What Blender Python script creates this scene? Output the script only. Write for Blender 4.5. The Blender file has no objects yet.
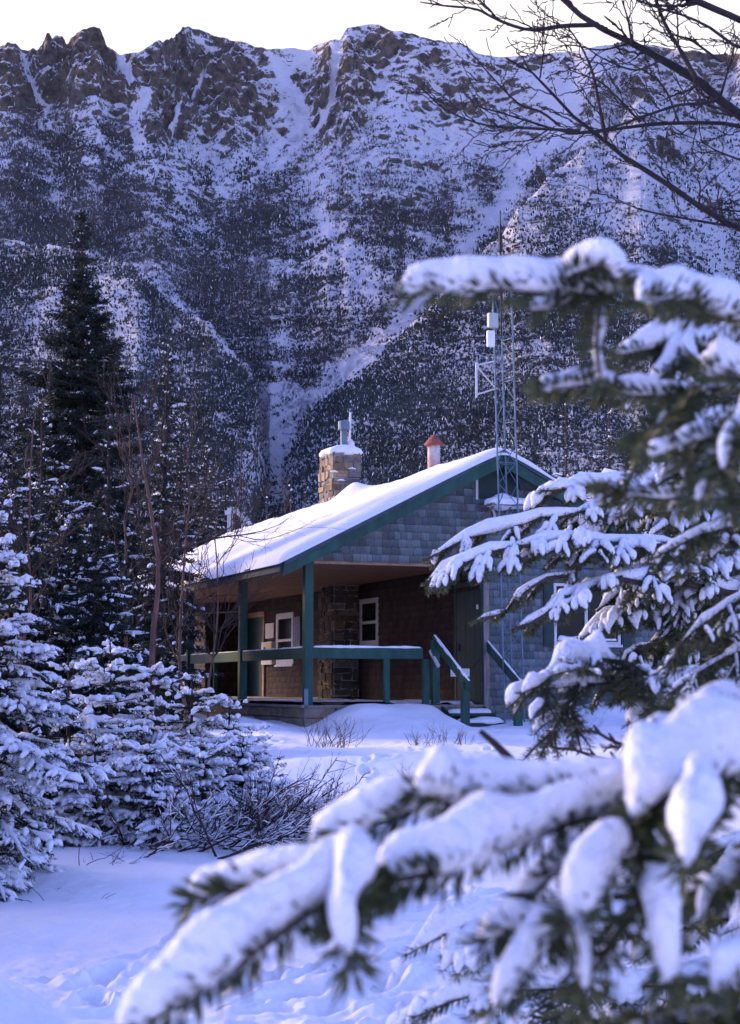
import bpy, math, random
import numpy as np
from mathutils import Vector

random.seed(7)
rng = np.random.default_rng(11)
scene = bpy.context.scene
COL = scene.collection

# ------------------------------------------------------------------ camera
F, HZ, EYE = 1650.0, 684.0, 1.55
TH = math.atan((HZ - 512) / F)
CT, ST = math.cos(TH), math.sin(TH)


def ray(px, py):
    xc, yc = (px - 370) / F, (512 - py) / F
    return np.array([xc, CT - yc * ST, ST + yc * CT])


def P(px, py, Y):
    """the place seen in direction (px, py), Y metres in front of the camera"""
    d = ray(px, py)
    q = d * (Y / d[1])
    q[2] += EYE
    return q


cd = bpy.data.cameras.new('camera')
cam = bpy.data.objects.new('camera', cd)
COL.objects.link(cam)
cam.location = (0, 0, EYE)
cam.rotation_euler = (math.pi / 2 + TH, 0, 0)
cd.sensor_fit = 'VERTICAL'
cd.sensor_height = 36
cd.sensor_width = 24
cd.lens = 36 * F / 1024
cd.clip_start = 0.05
cd.clip_end = 20000
cd.dof.use_dof = True
cd.dof.focus_distance = 28
cd.dof.aperture_fstop = 10.5
scene.camera = cam


# ------------------------------------------------------------------ noise
def _hash(ix, iy, iz, seed):
    h = (ix.astype(np.uint32) * np.uint32(374761393) + iy.astype(np.uint32) * np.uint32(668265263)
         + iz.astype(np.uint32) * np.uint32(2147483647) + np.uint32(seed * 974711 + 13))
    h = (h ^ (h >> np.uint32(13))) * np.uint32(1274126177)
    h = h ^ (h >> np.uint32(16))
    return (h & np.uint32(0xFFFFFF)).astype(np.float32) / np.float32(0xFFFFFF) * 2 - 1


def vnoise(p, seed=0):
    p = np.asarray(p, dtype=np.float32)
    i = np.floor(p)
    f = p - i
    i = i.astype(np.int64)
    f = f * f * f * (f * (f * 6 - 15) + 10)
    x, y, z = i[..., 0], i[..., 1], i[..., 2]
    fx, fy, fz = f[..., 0], f[..., 1], f[..., 2]
    r = 0
    for dx in (0, 1):
        wx = fx if dx else 1 - fx
        for dy in (0, 1):
            wy = fy if dy else 1 - fy
            for dz in (0, 1):
                wz = fz if dz else 1 - fz
                r = r + _hash(x + dx, y + dy, z + dz, seed) * wx * wy * wz
    return r


def fbm(p, octv=4, seed=0, gain=0.5, lac=2.03):
    p = np.asarray(p, dtype=np.float32)
    a, s, t = 1.0, 0, 0
    for o in range(octv):
        s = s + a * vnoise(p, seed + o * 7)
        t += a
        a *= gain
        p = p * lac + 3.7
    return s / t


def ridged(p, octv=4, seed=0):
    p = np.asarray(p, dtype=np.float32)
    a, s, t = 1.0, 0, 0
    for o in range(octv):
        s = s + a * (1 - np.abs(vnoise(p, seed + o * 5)) * 2)
        t += a
        a *= 0.5
        p = p * 2.1 + 1.3
    return s / t


# ------------------------------------------------------------------ materials
def mat(name, col, rough=0.8, var=0.0, vscale=5.0, col2=None, bump=0.0, bscale=20.0, metal=0.0, attr=None,
        stretch=(1, 1, 1), spec=0.3, detail=6):
    m = bpy.data.materials.new(name)
    m.use_nodes = True
    nt = m.node_tree
    b = nt.nodes['Principled BSDF']
    b.inputs['Roughness'].default_value = rough
    b.inputs['Metallic'].default_value = metal
    b.inputs['Specular IOR Level'].default_value = spec
    b.inputs['Base Color'].default_value = (*col, 1)
    tc = nt.nodes.new('ShaderNodeTexCoord')
    mp = nt.nodes.new('ShaderNodeMapping')
    mp.inputs['Scale'].default_value = stretch
    nt.links.new(tc.outputs['Object'], mp.inputs['Vector'])
    src = None
    if attr:
        a = nt.nodes.new('ShaderNodeAttribute')
        a.attribute_name = attr
        src = a.outputs['Color']
    if var > 0 or col2:
        n = nt.nodes.new('ShaderNodeTexNoise')
        n.inputs['Scale'].default_value = vscale
        n.inputs['Detail'].default_value = detail
        n.inputs['Roughness'].default_value = 0.65
        nt.links.new(mp.outputs['Vector'], n.inputs['Vector'])
        r = nt.nodes.new('ShaderNodeValToRGB')
        c2 = col2 or tuple(min(1, c * (1 + var)) for c in col)
        c1 = col if col2 else tuple(c * (1 - var) for c in col)
        r.color_ramp.elements[0].position = 0.36
        r.color_ramp.elements[1].position = 0.66
        r.color_ramp.elements[0].color = (*c1, 1)
        r.color_ramp.elements[1].color = (*c2, 1)
        nt.links.new(n.outputs['Fac'], r.inputs['Fac'])
        if src is not None:
            mx = nt.nodes.new('ShaderNodeMix')
            mx.data_type = 'RGBA'
            mx.blend_type = 'MULTIPLY'
            mx.inputs['Factor'].default_value = 1
            nt.links.new(src, mx.inputs['A'])
            nt.links.new(r.outputs['Color'], mx.inputs['B'])
            src = mx.outputs['Result']
        else:
            src = r.outputs['Color']
    if src is not None:
        nt.links.new(src, b.inputs['Base Color'])
    if bump > 0:
        n2 = nt.nodes.new('ShaderNodeTexNoise')
        n2.inputs['Scale'].default_value = bscale
        n2.inputs['Detail'].default_value = 5
        nt.links.new(mp.outputs['Vector'], n2.inputs['Vector'])
        bp = nt.nodes.new('ShaderNodeBump')
        bp.inputs['Strength'].default_value = bump
        bp.inputs['Distance'].default_value = 0.02
        nt.links.new(n2.outputs['Fac'], bp.inputs['Height'])
        nt.links.new(bp.outputs['Normal'], b.inputs['Normal'])
    return m


M = {}
M['snow'] = mat('fresh_snow', (0.80, 0.81, 0.84), 0.6, var=0.05, vscale=14, bump=0.7, bscale=90)
M['snow_ground'] = mat('ground_snow', (0.80, 0.81, 0.84), 0.6, var=0.05, vscale=1.7, bump=0.35, bscale=28)
M['needle_dark'] = mat('spruce_needles', (0.010, 0.019, 0.014), 0.75, var=0.5, vscale=1.3)
M['needle_fir'] = mat('fir_needles', (0.035, 0.05, 0.022), 0.6, var=0.4, vscale=9, col2=(0.09, 0.095, 0.03))
M['needle_young'] = mat('young_fir_needles', (0.014, 0.032, 0.024), 0.7, var=0.4, vscale=4)
M['bark'] = mat('bark', (0.07, 0.055, 0.045), 0.9, var=0.5, vscale=14, bump=0.8, bscale=40, stretch=(1, 1, .3))
M['bark_red'] = mat('reddish_bark', (0.11, 0.055, 0.042), 0.8, var=0.45, vscale=9, bump=0.6, bscale=30, stretch=(1, 1, .5))
M['twig'] = mat('bare_twig', (0.035, 0.022, 0.02), 0.85, var=0.4, vscale=12)
M['twig_black'] = mat('dark_branch_bark', (0.028, 0.022, 0.022), 0.85, var=0.4, vscale=12, bump=.5, bscale=50)
M['weed'] = mat('dry_stalks', (0.09, 0.05, 0.03), 0.9, var=0.3, vscale=10)
M['green'] = mat('green_paint', (0.006, 0.052, 0.037), 0.55, var=0.38, vscale=6, bump=0.3, bscale=45, stretch=(1, 1, .25))
M['green_dark'] = mat('dark_green_door_paint', (0.007, 0.03, 0.027), 0.55, var=0.2, vscale=4)
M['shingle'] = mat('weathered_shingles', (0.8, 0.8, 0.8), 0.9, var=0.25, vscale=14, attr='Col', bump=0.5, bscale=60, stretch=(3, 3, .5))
M['stone'] = mat('rubble_stone', (0.8, 0.8, 0.8), 0.9, var=0.35, vscale=8, attr='Col', bump=0.9, bscale=26)
M['mortar'] = mat('mortar', (0.16, 0.14, 0.12), 0.95, var=0.3, vscale=12)
M['deck'] = mat('deck_boards', (0.2, 0.17, 0.15), 0.85, var=0.3, vscale=3, stretch=(8, .6, 1))
M['concrete'] = mat('footing', (0.2, 0.165, 0.12), 0.9, var=0.35, vscale=5, bump=0.6, bscale=15)
M['ceiling'] = mat('pine_ceiling', (0.22, 0.11, 0.06), 0.6, var=0.4, vscale=2.5, stretch=(9, .4, 1), bump=.2)
M['white_trim'] = mat('white_trim', (0.50, 0.50, 0.49), 0.6, var=0.12, vscale=8)
M['pane'] = mat('window_glass', (0.006, 0.007, 0.009), 0.12, spec=0.12)
M['dark_room'] = mat('dark_board', (0.02, 0.017, 0.015), 0.8, var=.2, vscale=5)
M['galv'] = mat('galvanised_steel', (0.11, 0.165, 0.20), 0.55, var=0.2, vscale=9, metal=0.2)
M['white_metal'] = mat('white_enamel', (0.65, 0.65, 0.62), 0.45, var=0.08, vscale=6)
M['grey_box'] = mat('grey_green_plastic', (0.34, 0.38, 0.33), 0.5, var=0.08, vscale=6)
M['black'] = mat('black_metal', (0.015, 0.015, 0.018), 0.6, var=.2, vscale=5)
M['rust'] = mat('rusty_metal', (0.30, 0.075, 0.03), 0.7, vscale=3.2, col2=(0.5, 0.5, 0.48), detail=3)
M['rust_cap'] = mat('rust_red_metal', (0.26, 0.075, 0.05), 0.75, var=0.35, vscale=9)
M['blue_flash'] = mat('blue_flashing', (0.08, 0.26, 0.40), 0.5, var=0.2, vscale=7)
M['paper'] = mat('notice_paper', (0.6, 0.57, 0.5), 0.8, var=0.1, vscale=14)
M['yellow'] = mat('yellow_panel', (0.6, 0.42, 0.05), 0.6, var=.1, vscale=8)
M['blue_board'] = mat('blue_grey_board', (0.10, 0.12, 0.20), 0.7, var=.2, vscale=6)
M['wood'] = mat('plain_wood', (0.28, 0.17, 0.10), 0.8, var=0.3, vscale=4, stretch=(1, 1, 1))
M['wood_pale'] = mat('pale_pole_wood', (0.42, 0.33, 0.24), 0.8, var=0.2, vscale=6)
M['fascia'] = mat('dark_fascia', (0.03, 0.05, 0.07), 0.6, var=.3, vscale=4)
M['m_conifer'] = mat('far_conifer', (0.012, 0.028, 0.027), 0.9, var=0.5, vscale=0.02)
M['m_scrub'] = mat('far_birch', (0.050, 0.050, 0.046), 0.9, var=0.4, vscale=0.02)


def mountain_material():
    m = bpy.data.materials.new('mountain_rock_and_snow')
    m.use_nodes = True
    nt = m.node_tree
    N, L = nt.nodes, nt.links
    b = N['Principled BSDF']
    b.inputs['Roughness'].default_value = 0.85
    b.inputs['Specular IOR Level'].default_value = 0.2
    tc = N.new('ShaderNodeTexCoord')

    def noise(scale, detail, rough=0.6, stretch=None):
        n = N.new('ShaderNodeTexNoise')
        n.inputs['Scale'].default_value = scale
        n.inputs['Detail'].default_value = detail
        n.inputs['Roughness'].default_value = rough
        if stretch:
            mp = N.new('ShaderNodeMapping')
            mp.inputs['Scale'].default_value = stretch
            L.new(tc.outputs['Object'], mp.inputs['Vector'])
            L.new(mp.outputs['Vector'], n.inputs['Vector'])
        else:
            L.new(tc.outputs['Object'], n.inputs['Vector'])
        return n.outputs['Fac']

    def math_(op, a, b_=None, c=None):
        n = N.new('ShaderNodeMath')
        n.operation = op
        for k, v in enumerate((a, b_, c)):
            if v is None:
                continue
            if isinstance(v, (int, float)):
                n.inputs[k].default_value = v
            else:
                L.new(v, n.inputs[k])
        return n.outputs[0]

    at = N.new('ShaderNodeAttribute')
    at.attribute_name = 'cover'
    sp = N.new('ShaderNodeSeparateColor')
    L.new(at.outputs['Color'], sp.inputs['Color'])
    snow_a, rock_a, scrub_a = sp.outputs[0], sp.outputs[1], sp.outputs[2]
    ge = N.new('ShaderNodeNewGeometry')
    sx = N.new('ShaderNodeSeparateXYZ')
    L.new(ge.outputs['Normal'], sx.inputs['Vector'])
    nz = sx.outputs['Z']
    fine = noise(0.22, 7, 0.75)
    mid = noise(0.035, 6, 0.65, (1, 1, 1.6))
    # snow lies where the slope eases, in the gullies, and between the scrub
    v = math_('MULTIPLY_ADD', nz, 1.5, -0.36)
    v = math_('ADD', v, math_('MULTIPLY_ADD', fine, 5.0, -2.5))
    v = math_('ADD', v, math_('MULTIPLY_ADD', mid, 2.2, -1.1))
    v = math_('ADD', v, math_('MULTIPLY_ADD', noise(0.075, 5, 0.65, (1, 1, 1.5)), 3.2, -1.6))
    v = math_('ADD', v, math_('MULTIPLY_ADD', noise(1.1, 5, 0.7), 2.0, -1.0))
    v = math_('ADD', v, math_('MULTIPLY', snow_a, 1.3))
    v = math_('SUBTRACT', v, math_('MULTIPLY', rock_a, 0.38))
    v = math_('SUBTRACT', v, math_('MULTIPLY', scrub_a, 1.15))
    mr = N.new('ShaderNodeMapRange')
    mr.interpolation_type = 'SMOOTHSTEP'
    mr.inputs['From Min'].default_value = -0.12
    mr.inputs['From Max'].default_value = 0.2
    L.new(v, mr.inputs['Value'])
    rr = N.new('ShaderNodeValToRGB')
    rr.color_ramp.elements[0].position = 0.38
    rr.color_ramp.elements[0].color = (0.022, 0.020, 0.017, 1)
    rr.color_ramp.elements[1].position = 0.64
    rr.color_ramp.elements[1].color = (0.21, 0.165, 0.12, 1)
    L.new(noise(0.16, 7, 0.75), rr.inputs['Fac'])
    sc = N.new('ShaderNodeMix')
    sc.data_type = 'RGBA'
    L.new(scrub_a, sc.inputs['Factor'])
    L.new(rr.outputs['Color'], sc.inputs['A'])
    sc.inputs['B'].default_value = (0.045, 0.05, 0.042, 1)
    mx = N.new('ShaderNodeMix')
    mx.data_type = 'RGBA'
    L.new(mr.outputs['Result'], mx.inputs['Factor'])
    L.new(sc.outputs['Result'], mx.inputs['A'])
    mx.inputs['B'].default_value = (0.80, 0.77, 0.75, 1)
    L.new(mx.outputs['Result'], b.inputs['Base Color'])
    bp = N.new('ShaderNodeBump')
    bp.inputs['Strength'].default_value = 1.0
    bp.inputs['Distance'].default_value = 7.0
    L.new(noise(0.12, 8, 0.7), bp.inputs['Height'])
    L.new(bp.outputs['Normal'], b.inputs['Normal'])
    return m


M['mountain'] = mountain_material()


# ------------------------------------------------------------------ object helpers
def tag(o, label=None, cat=None, group=None, kind=None):
    if label:
        o['label'] = label
    if cat:
        o['category'] = cat
    if group:
        o['group'] = group
    if kind:
        o['kind'] = kind
    return o


def empty(name, loc, rz=0.0):
    o = bpy.data.objects.new(name, None)
    COL.objects.link(o)
    o.location = loc
    o.rotation_euler = (0, 0, rz)
    o.empty_display_size = 0.3
    return o


def np_mesh(name, V, faces, mats, parent=None, smooth=True, midx=None, col=None, colname='Col', rel=None):
    """V (n,3); faces: list of (m,k) index arrays"""
    V = np.asarray(V, dtype=np.float32).reshape(-1, 3)
    if rel is not None:
        V = V - np.asarray(rel, dtype=np.float32)
    me = bpy.data.meshes.new(name)
    faces = [np.asarray(f, dtype=np.int32) for f in faces if len(f)]
    loops = np.concatenate([f.ravel() for f in faces])
    tot = np.concatenate([np.full(len(f), f.shape[1], dtype=np.int32) for f in faces])
    start = np.concatenate([[0], np.cumsum(tot)[:-1]]).astype(np.int32)
    me.vertices.add(len(V))
    me.vertices.foreach_set('co', V.ravel())
    me.loops.add(len(loops))
    me.loops.foreach_set('vertex_index', loops)
    me.polygons.add(len(tot))
    me.polygons.foreach_set('loop_start', start)
    if midx is not None:
        me.polygons.foreach_set('material_index', np.asarray(midx, dtype=np.int32))
    me.polygons.foreach_set('use_smooth', np.full(len(tot), smooth, dtype=bool))
    for m in (mats if isinstance(mats, (list, tuple)) else [mats]):
        me.materials.append(m)
    if col is not None:
        a = me.color_attributes.new(colname, 'FLOAT_COLOR', 'POINT')
        c = np.ones((len(V), 4), dtype=np.float32)
        c[:, :3] = col
        a.data.foreach_set('color', c.ravel())
    me.update(calc_edges=True)
    me.validate()
    o = bpy.data.objects.new(name, me)
    COL.objects.link(o)
    if parent is not None:
        o.parent = parent
    return o


class MB:
    """collects boxes, tubes and quads and links them as one mesh"""

    def __init__(s):
        s.v, s.f, s.c = [], [], []

    def add(s, vs, fs, col=(1, 1, 1)):
        n = len(s.v)
        s.v += [tuple(map(float, v)) for v in vs]
        s.f += [tuple(i + n for i in f) for f in fs]
        s.c += [col] * len(vs)

    def hexa(s, vs, col=(1, 1, 1)):
        s.add(vs, [(0, 3, 2, 1), (4, 5, 6, 7), (0, 1, 5, 4), (1, 2, 6, 5), (2, 3, 7, 6), (3, 0, 4, 7)], col)

    def box(s, a, b, col=(1, 1, 1)):
        (x0, y0, z0), (x1, y1, z1) = a, b
        s.hexa([(x0, y0, z0), (x1, y0, z0), (x1, y1, z0), (x0, y1, z0), (x0, y0, z1), (x1, y0, z1), (x1, y1, z1), (x0, y1, z1)], col)

    def bar(s, p, q, w, h, up=(0, 0, 1), col=(1, 1, 1)):
        p, q = np.array(p, float), np.array(q, float)
        t = (q - p) / np.linalg.norm(q - p)
        sd = np.cross(t, up)
        sd /= np.linalg.norm(sd)
        u = np.cross(sd, t)
        o = []
        for e in (p, q):
            o += [e - sd * w / 2 - u * h / 2, e + sd * w / 2 - u * h / 2, e + sd * w / 2 + u * h / 2, e - sd * w / 2 + u * h / 2]
        s.add(o, [(0, 1, 2, 3), (7, 6, 5, 4), (0, 4, 5, 1), (1, 5, 6, 2), (2, 6, 7, 3), (3, 7, 4, 0)], col)

    def tube(s, pts, r, n=8, col=(1, 1, 1)):
        pts = [np.array(p, float) for p in pts]
        k = len(pts)
        rs = r if isinstance(r, (list, tuple)) else [r] * k
        vs, fs = [], []
        for i in range(k):
            t = pts[min(i + 1, k - 1)] - pts[max(i - 1, 0)]
            t /= np.linalg.norm(t) + 1e-9
            a = np.array([0, 0, 1.0]) if abs(t[2]) < 0.9 else np.array([1.0, 0, 0])
            sd = np.cross(t, a)
            sd /= np.linalg.norm(sd)
            u = np.cross(sd, t)
            for j in range(n):
                g = 2 * math.pi * j / n
                vs.append(pts[i] + (sd * math.cos(g) + u * math.sin(g)) * rs[i])
        for i in range(k - 1):
            for j in range(n):
                fs.append((i * n + j, i * n + (j + 1) % n, (i + 1) * n + (j + 1) % n, (i + 1) * n + j))
        fs.append(tuple(range(n - 1, -1, -1)))
        fs.append(tuple((k - 1) * n + j for j in range(n)))
        s.add(vs, fs, col)

    def build(s, name, m, parent=None, smooth=False, bevel=0.0, col=False):
        me = bpy.data.meshes.new(name)
        me.from_pydata(s.v, [], s.f)
        me.materials.append(m)
        if col:
            a = me.color_attributes.new('Col', 'FLOAT_COLOR', 'POINT')
            c = np.ones((len(s.v), 4), dtype=np.float32)
            c[:, :3] = s.c
            a.data.foreach_set('color', c.ravel())
        if smooth:
            me.polygons.foreach_set('use_smooth', [True] * len(me.polygons))
        me.update()
        o = bpy.data.objects.new(name, me)
        COL.objects.link(o)
        if parent is not None:
            o.parent = parent
        if bevel > 0:
            bv = o.modifiers.new('bevel', 'BEVEL')
            bv.width = bevel
            bv.segments = 2
        return o


def smooth_line(pts, n):
    """Catmull-Rom through the control points, resampled evenly to n points"""
    p = np.asarray(pts, dtype=float)
    if len(p) > 2:
        q = np.vstack([2 * p[0] - p[1], p, 2 * p[-1] - p[-2]])
        out = []
        for i in range(1, len(q) - 2):
            for t in np.linspace(0, 1, 8, endpoint=False):
                a, b, c, d = q[i - 1], q[i], q[i + 1], q[i + 2]
                out.append(0.5 * ((2 * b) + (-a + c) * t + (2 * a - 5 * b + 4 * c - d) * t * t + (-a + 3 * b - 3 * c + d) * t ** 3))
        out.append(q[-2])
        p = np.array(out)
    d = np.concatenate([[0], np.cumsum(np.linalg.norm(np.diff(p, axis=0), axis=1))])
    t = np.linspace(0, d[-1], n)
    return np.stack([np.interp(t, d, p[:, k]) for k in range(3)], axis=1)


UP = np.array([0, 0, 1.0])


def nrm(v):
    return v / (np.linalg.norm(v, axis=-1, keepdims=True) + 1e-9)


class Twigs:
    """a set of twig centre lines: builds their wood, their needles and the snow that lies on them, each as one mesh"""

    def __init__(s, K=7):
        s.K = K
        s.P, s.r, s.n, s.s = [], [], [], []

    def add(s, pts, r0, r1, nl=0.0, nd=0.0, sr=0.0, s0=0.0, s1=1.0):
        pts = np.asarray(pts, float)
        s.P.append(pts if len(pts) == s.K else smooth_line(pts, s.K))
        s.r.append((r0, r1))
        s.n.append((nl, nd))
        s.s.append((sr, s0, s1))

    def _frames(s, Pt):
        T = nrm(np.gradient(Pt, axis=1))
        a = np.where(np.abs(T[..., 2:3]) > 0.92, np.array([0.3, 1.0, 0.1]), UP)
        S = nrm(np.cross(T, a))
        U = np.cross(S, T)
        return T, S, U

    @staticmethod
    def _skin(ring, T_, K, n):
        idx = np.arange(T_ * K * n).reshape(T_, K, n)
        q = np.stack([idx[:, :-1, :], np.roll(idx, -1, 2)[:, :-1, :], np.roll(idx, -1, 2)[:, 1:, :], idx[:, 1:, :]], axis=-1)
        return q.reshape(-1, 4)

    def wood(s, name, m, parent, n=5, rel=None, minr=0.0, wob=0.0):
        sel = [i for i in range(len(s.P)) if s.r[i][0] > minr]
        Pt = np.array([s.P[i] for i in sel])
        r = np.array([s.r[i] for i in sel])
        T, S, U = s._frames(Pt)
        k = np.linspace(0, 1, s.K)
        R = (r[:, :1] * (1 - k) + r[:, 1:] * k)
        if wob:
            R = R * (1 + wob * vnoise(Pt * 45, 3))
        g = np.arange(n) / n * 2 * math.pi
        ring = Pt[:, :, None] + R[:, :, None, None] * (S[:, :, None] * np.cos(g)[None, None, :, None] + U[:, :, None] * np.sin(g)[None, None, :, None])
        return np_mesh(name, ring, [s._skin(ring, len(sel), s.K, n)], m, parent, rel=rel)

    def needles(s, name, m, parent, w=0.001, rel=None, fwd=0.55, seed=1, flank=0.0):
        rg = np.random.default_rng(seed)
        Pt = np.array(s.P)
        nn = np.array(s.n)
        ln = np.linalg.norm(np.diff(Pt, axis=1), axis=2).sum(1)
        cnt = (nn[:, 1] * ln + rg.random(len(ln))).astype(int) * (nn[:, 0] > 0)
        ti = np.repeat(np.arange(len(Pt)), cnt)
        if len(ti) == 0:
            return None
        u = rg.random(len(ti)) * (s.K - 1) * 0.9999
        k = u.astype(int)
        f = (u - k)[:, None]
        a, b = Pt[ti, k], Pt[ti, k + 1]
        pos = a * (1 - f) + b * f
        t = nrm(b - a)
        sd = nrm(np.cross(t, UP + rg.normal(0, .05, t.shape)))
        up = np.cross(sd, t)
        ph = rg.random(len(ti)) * 2 * math.pi
        if flank > 0:      # needles that part the snow on both sides, the rest on the underside
            up_ = rg.normal(.55, .3, len(ti))
            dn_ = -rg.random(len(ti)) * math.pi / 2
            ph = np.where(rg.random(len(ti)) < flank, up_, dn_)
            ph = np.where(rg.random(len(ti)) < .5, ph, math.pi - ph)
        fw = fwd * (0.6 + 0.8 * rg.random(len(ti))) + 0.6 * (u / (s.K - 1)) ** 6
        d = nrm(t * fw[:, None] + sd * np.cos(ph)[:, None] + up * np.sin(ph)[:, None])
        tip = pos + d * (nn[ti, 0] * (0.65 + 0.5 * rg.random(len(ti))))[:, None]
        wv = nrm(np.cross(d, rg.normal(0, 1, d.shape))) * (w / 2)
        mid = pos * 0.45 + tip * 0.55
        V = np.stack([pos - wv * .7, mid - wv, tip, mid + wv], axis=1)
        idx = np.arange(len(ti) * 4).reshape(-1, 4)
        return np_mesh(name, V, [idx], m, parent, smooth=False, rel=rel)

    def snow(s, name, m, parent, n=8, rel=None, lump=0.45, freq=30.0, patch=0.0, wide=0.8, lift=0.35, seed=5, fine=0.0, steep=.35):
        sel = [i for i in range(len(s.P)) if s.s[i][0] > 0]
        if not sel:
            return None
        Pt = np.array([s.P[i] for i in sel])
        sr = np.array([s.s[i] for i in sel])
        k = np.linspace(0, 1, s.K)
        uu = sr[:, 1:2] + (sr[:, 2:3] - sr[:, 1:2]) * k
        x = np.clip(uu, 0, 1) * (s.K - 1) * 0.99999
        i0 = x.astype(int)
        f = (x - i0)[..., None]
        row = np.arange(len(sel))[:, None]
        Q = Pt[row, i0] * (1 - f) + Pt[row, i0 + 1] * f
        T, S, U = s._frames(Q)
        nz = fbm(Q * freq, 2, seed)
        slen = np.linalg.norm(np.diff(Q, axis=1), axis=2).sum(1)[:, None]
        cap = np.clip(1.1 * sr[:, :1] / (slen + 1e-6), 1.3 / s.K, .5)
        env = np.sqrt(np.clip(1 - (1 - np.clip(np.minimum(k, 1 - k)[None] / cap, 0, 1)) ** 2, 0, 1))
        R = sr[:, :1] * env * (1 + lump * nz * 1.6)
        if patch > 0:
            R = R * np.clip((vnoise(Q * freq * 0.45, seed + 9) + 0.75 - patch) * 1.7, 0, 1)
        R = np.maximum(R, 0)
        # steep twigs hold less
        R = R * np.clip(1.25 - np.abs(T[..., 2]) * 0.7, steep, 1)
        g = np.arange(n) / n * 2 * math.pi
        cg, sg = np.cos(g), np.sin(g)
        hu = np.where(sg > 0, 1.0, 0.6) * sg + lift
        ring = Q[:, :, None] + R[:, :, None, None] * (S[:, :, None] * (wide * cg)[None, None, :, None] + (U * .6 + UP * .4)[:, :, None] * hu[None, None, :, None])
        if fine > 0:
            ring = ring + (fine * R)[:, :, None, None] * np.stack([vnoise(ring * freq * 2.2, 31), vnoise(ring * freq * 2.2, 32), vnoise(ring * freq * 2.2, 33)], -1)
        return np_mesh(name, ring, [s._skin(ring, len(sel), s.K, n)], m, parent, rel=rel)


# ------------------------------------------------------------------ cabin frame (needed by the ground)
YAW = math.atan2(-250 - 370, math.hypot(F, HZ - 512))
GV = np.array([math.cos(YAW), -math.sin(YAW), 0])     # along the gable
LV = np.array([math.sin(YAW), math.cos(YAW), 0])      # along the ridge, away from us
C0 = P(307, 704, 28.0)
C0[2] = EYE - 0.70


def cab(s, t, h):
    return C0 + GV * s + LV * t + UP * h


# ------------------------------------------------------------------ ground
GT = np.array([(-60, -1.6), (0, -1.5), (7, -1.45), (12, -1.26), (16, -1.08), (20, -.92), (25, -.78), (28, -.70), (34, -.62), (60, -.5), (110, -.3), (400, 0.)])
rp = random.Random(5)
PRINTS = []


def trail(a, b, n, wid):
    for i in range(n):
        u = (i + rp.random() * .5) / n
        x = a[0] + (b[0] - a[0]) * u + rp.uniform(-wid, wid)
        y = a[1] + (b[1] - a[1]) * u + rp.uniform(-wid, wid)
        PRINTS.append((x, y, math.atan2(b[1] - a[1], b[0] - a[0]) + rp.uniform(-.5, .5), rp.uniform(.10, .16), rp.uniform(.045, .07), rp.uniform(.035, .07)))


def g2(px, py):
    """ground point under a picture direction, rough (flat table only)"""
    d = ray(px, py)
    Y = 12.0
    for _ in range(30):
        z = np.interp(Y, GT[:, 0], GT[:, 1])
        Y = Y * 0.5 + 0.5 * (z / d[2] * d[1])
    return d[0] / d[1] * Y, Y


trail(g2(60, 1010), g2(230, 930), 14, .22)
trail(g2(120, 1000), g2(470, 960), 34, .42)
trail(g2(200, 940), g2(480, 880), 16, .25)
trail(g2(300, 1015), g2(470, 985), 22, .35)
trail(g2(330, 985), g2(480, 830), 16, .3)
trail(g2(470, 830), g2(470, 740), 22, .25)
trail((-1.6, 5.2), (1.2, 6.2), 30, .6)
trail(g2(455, 760), g2(490, 728), 16, .3)
trail(g2(300, 760), g2(270, 728), 9, .25)
trail(g2(330, 800), g2(440, 745), 16, .2)


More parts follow.
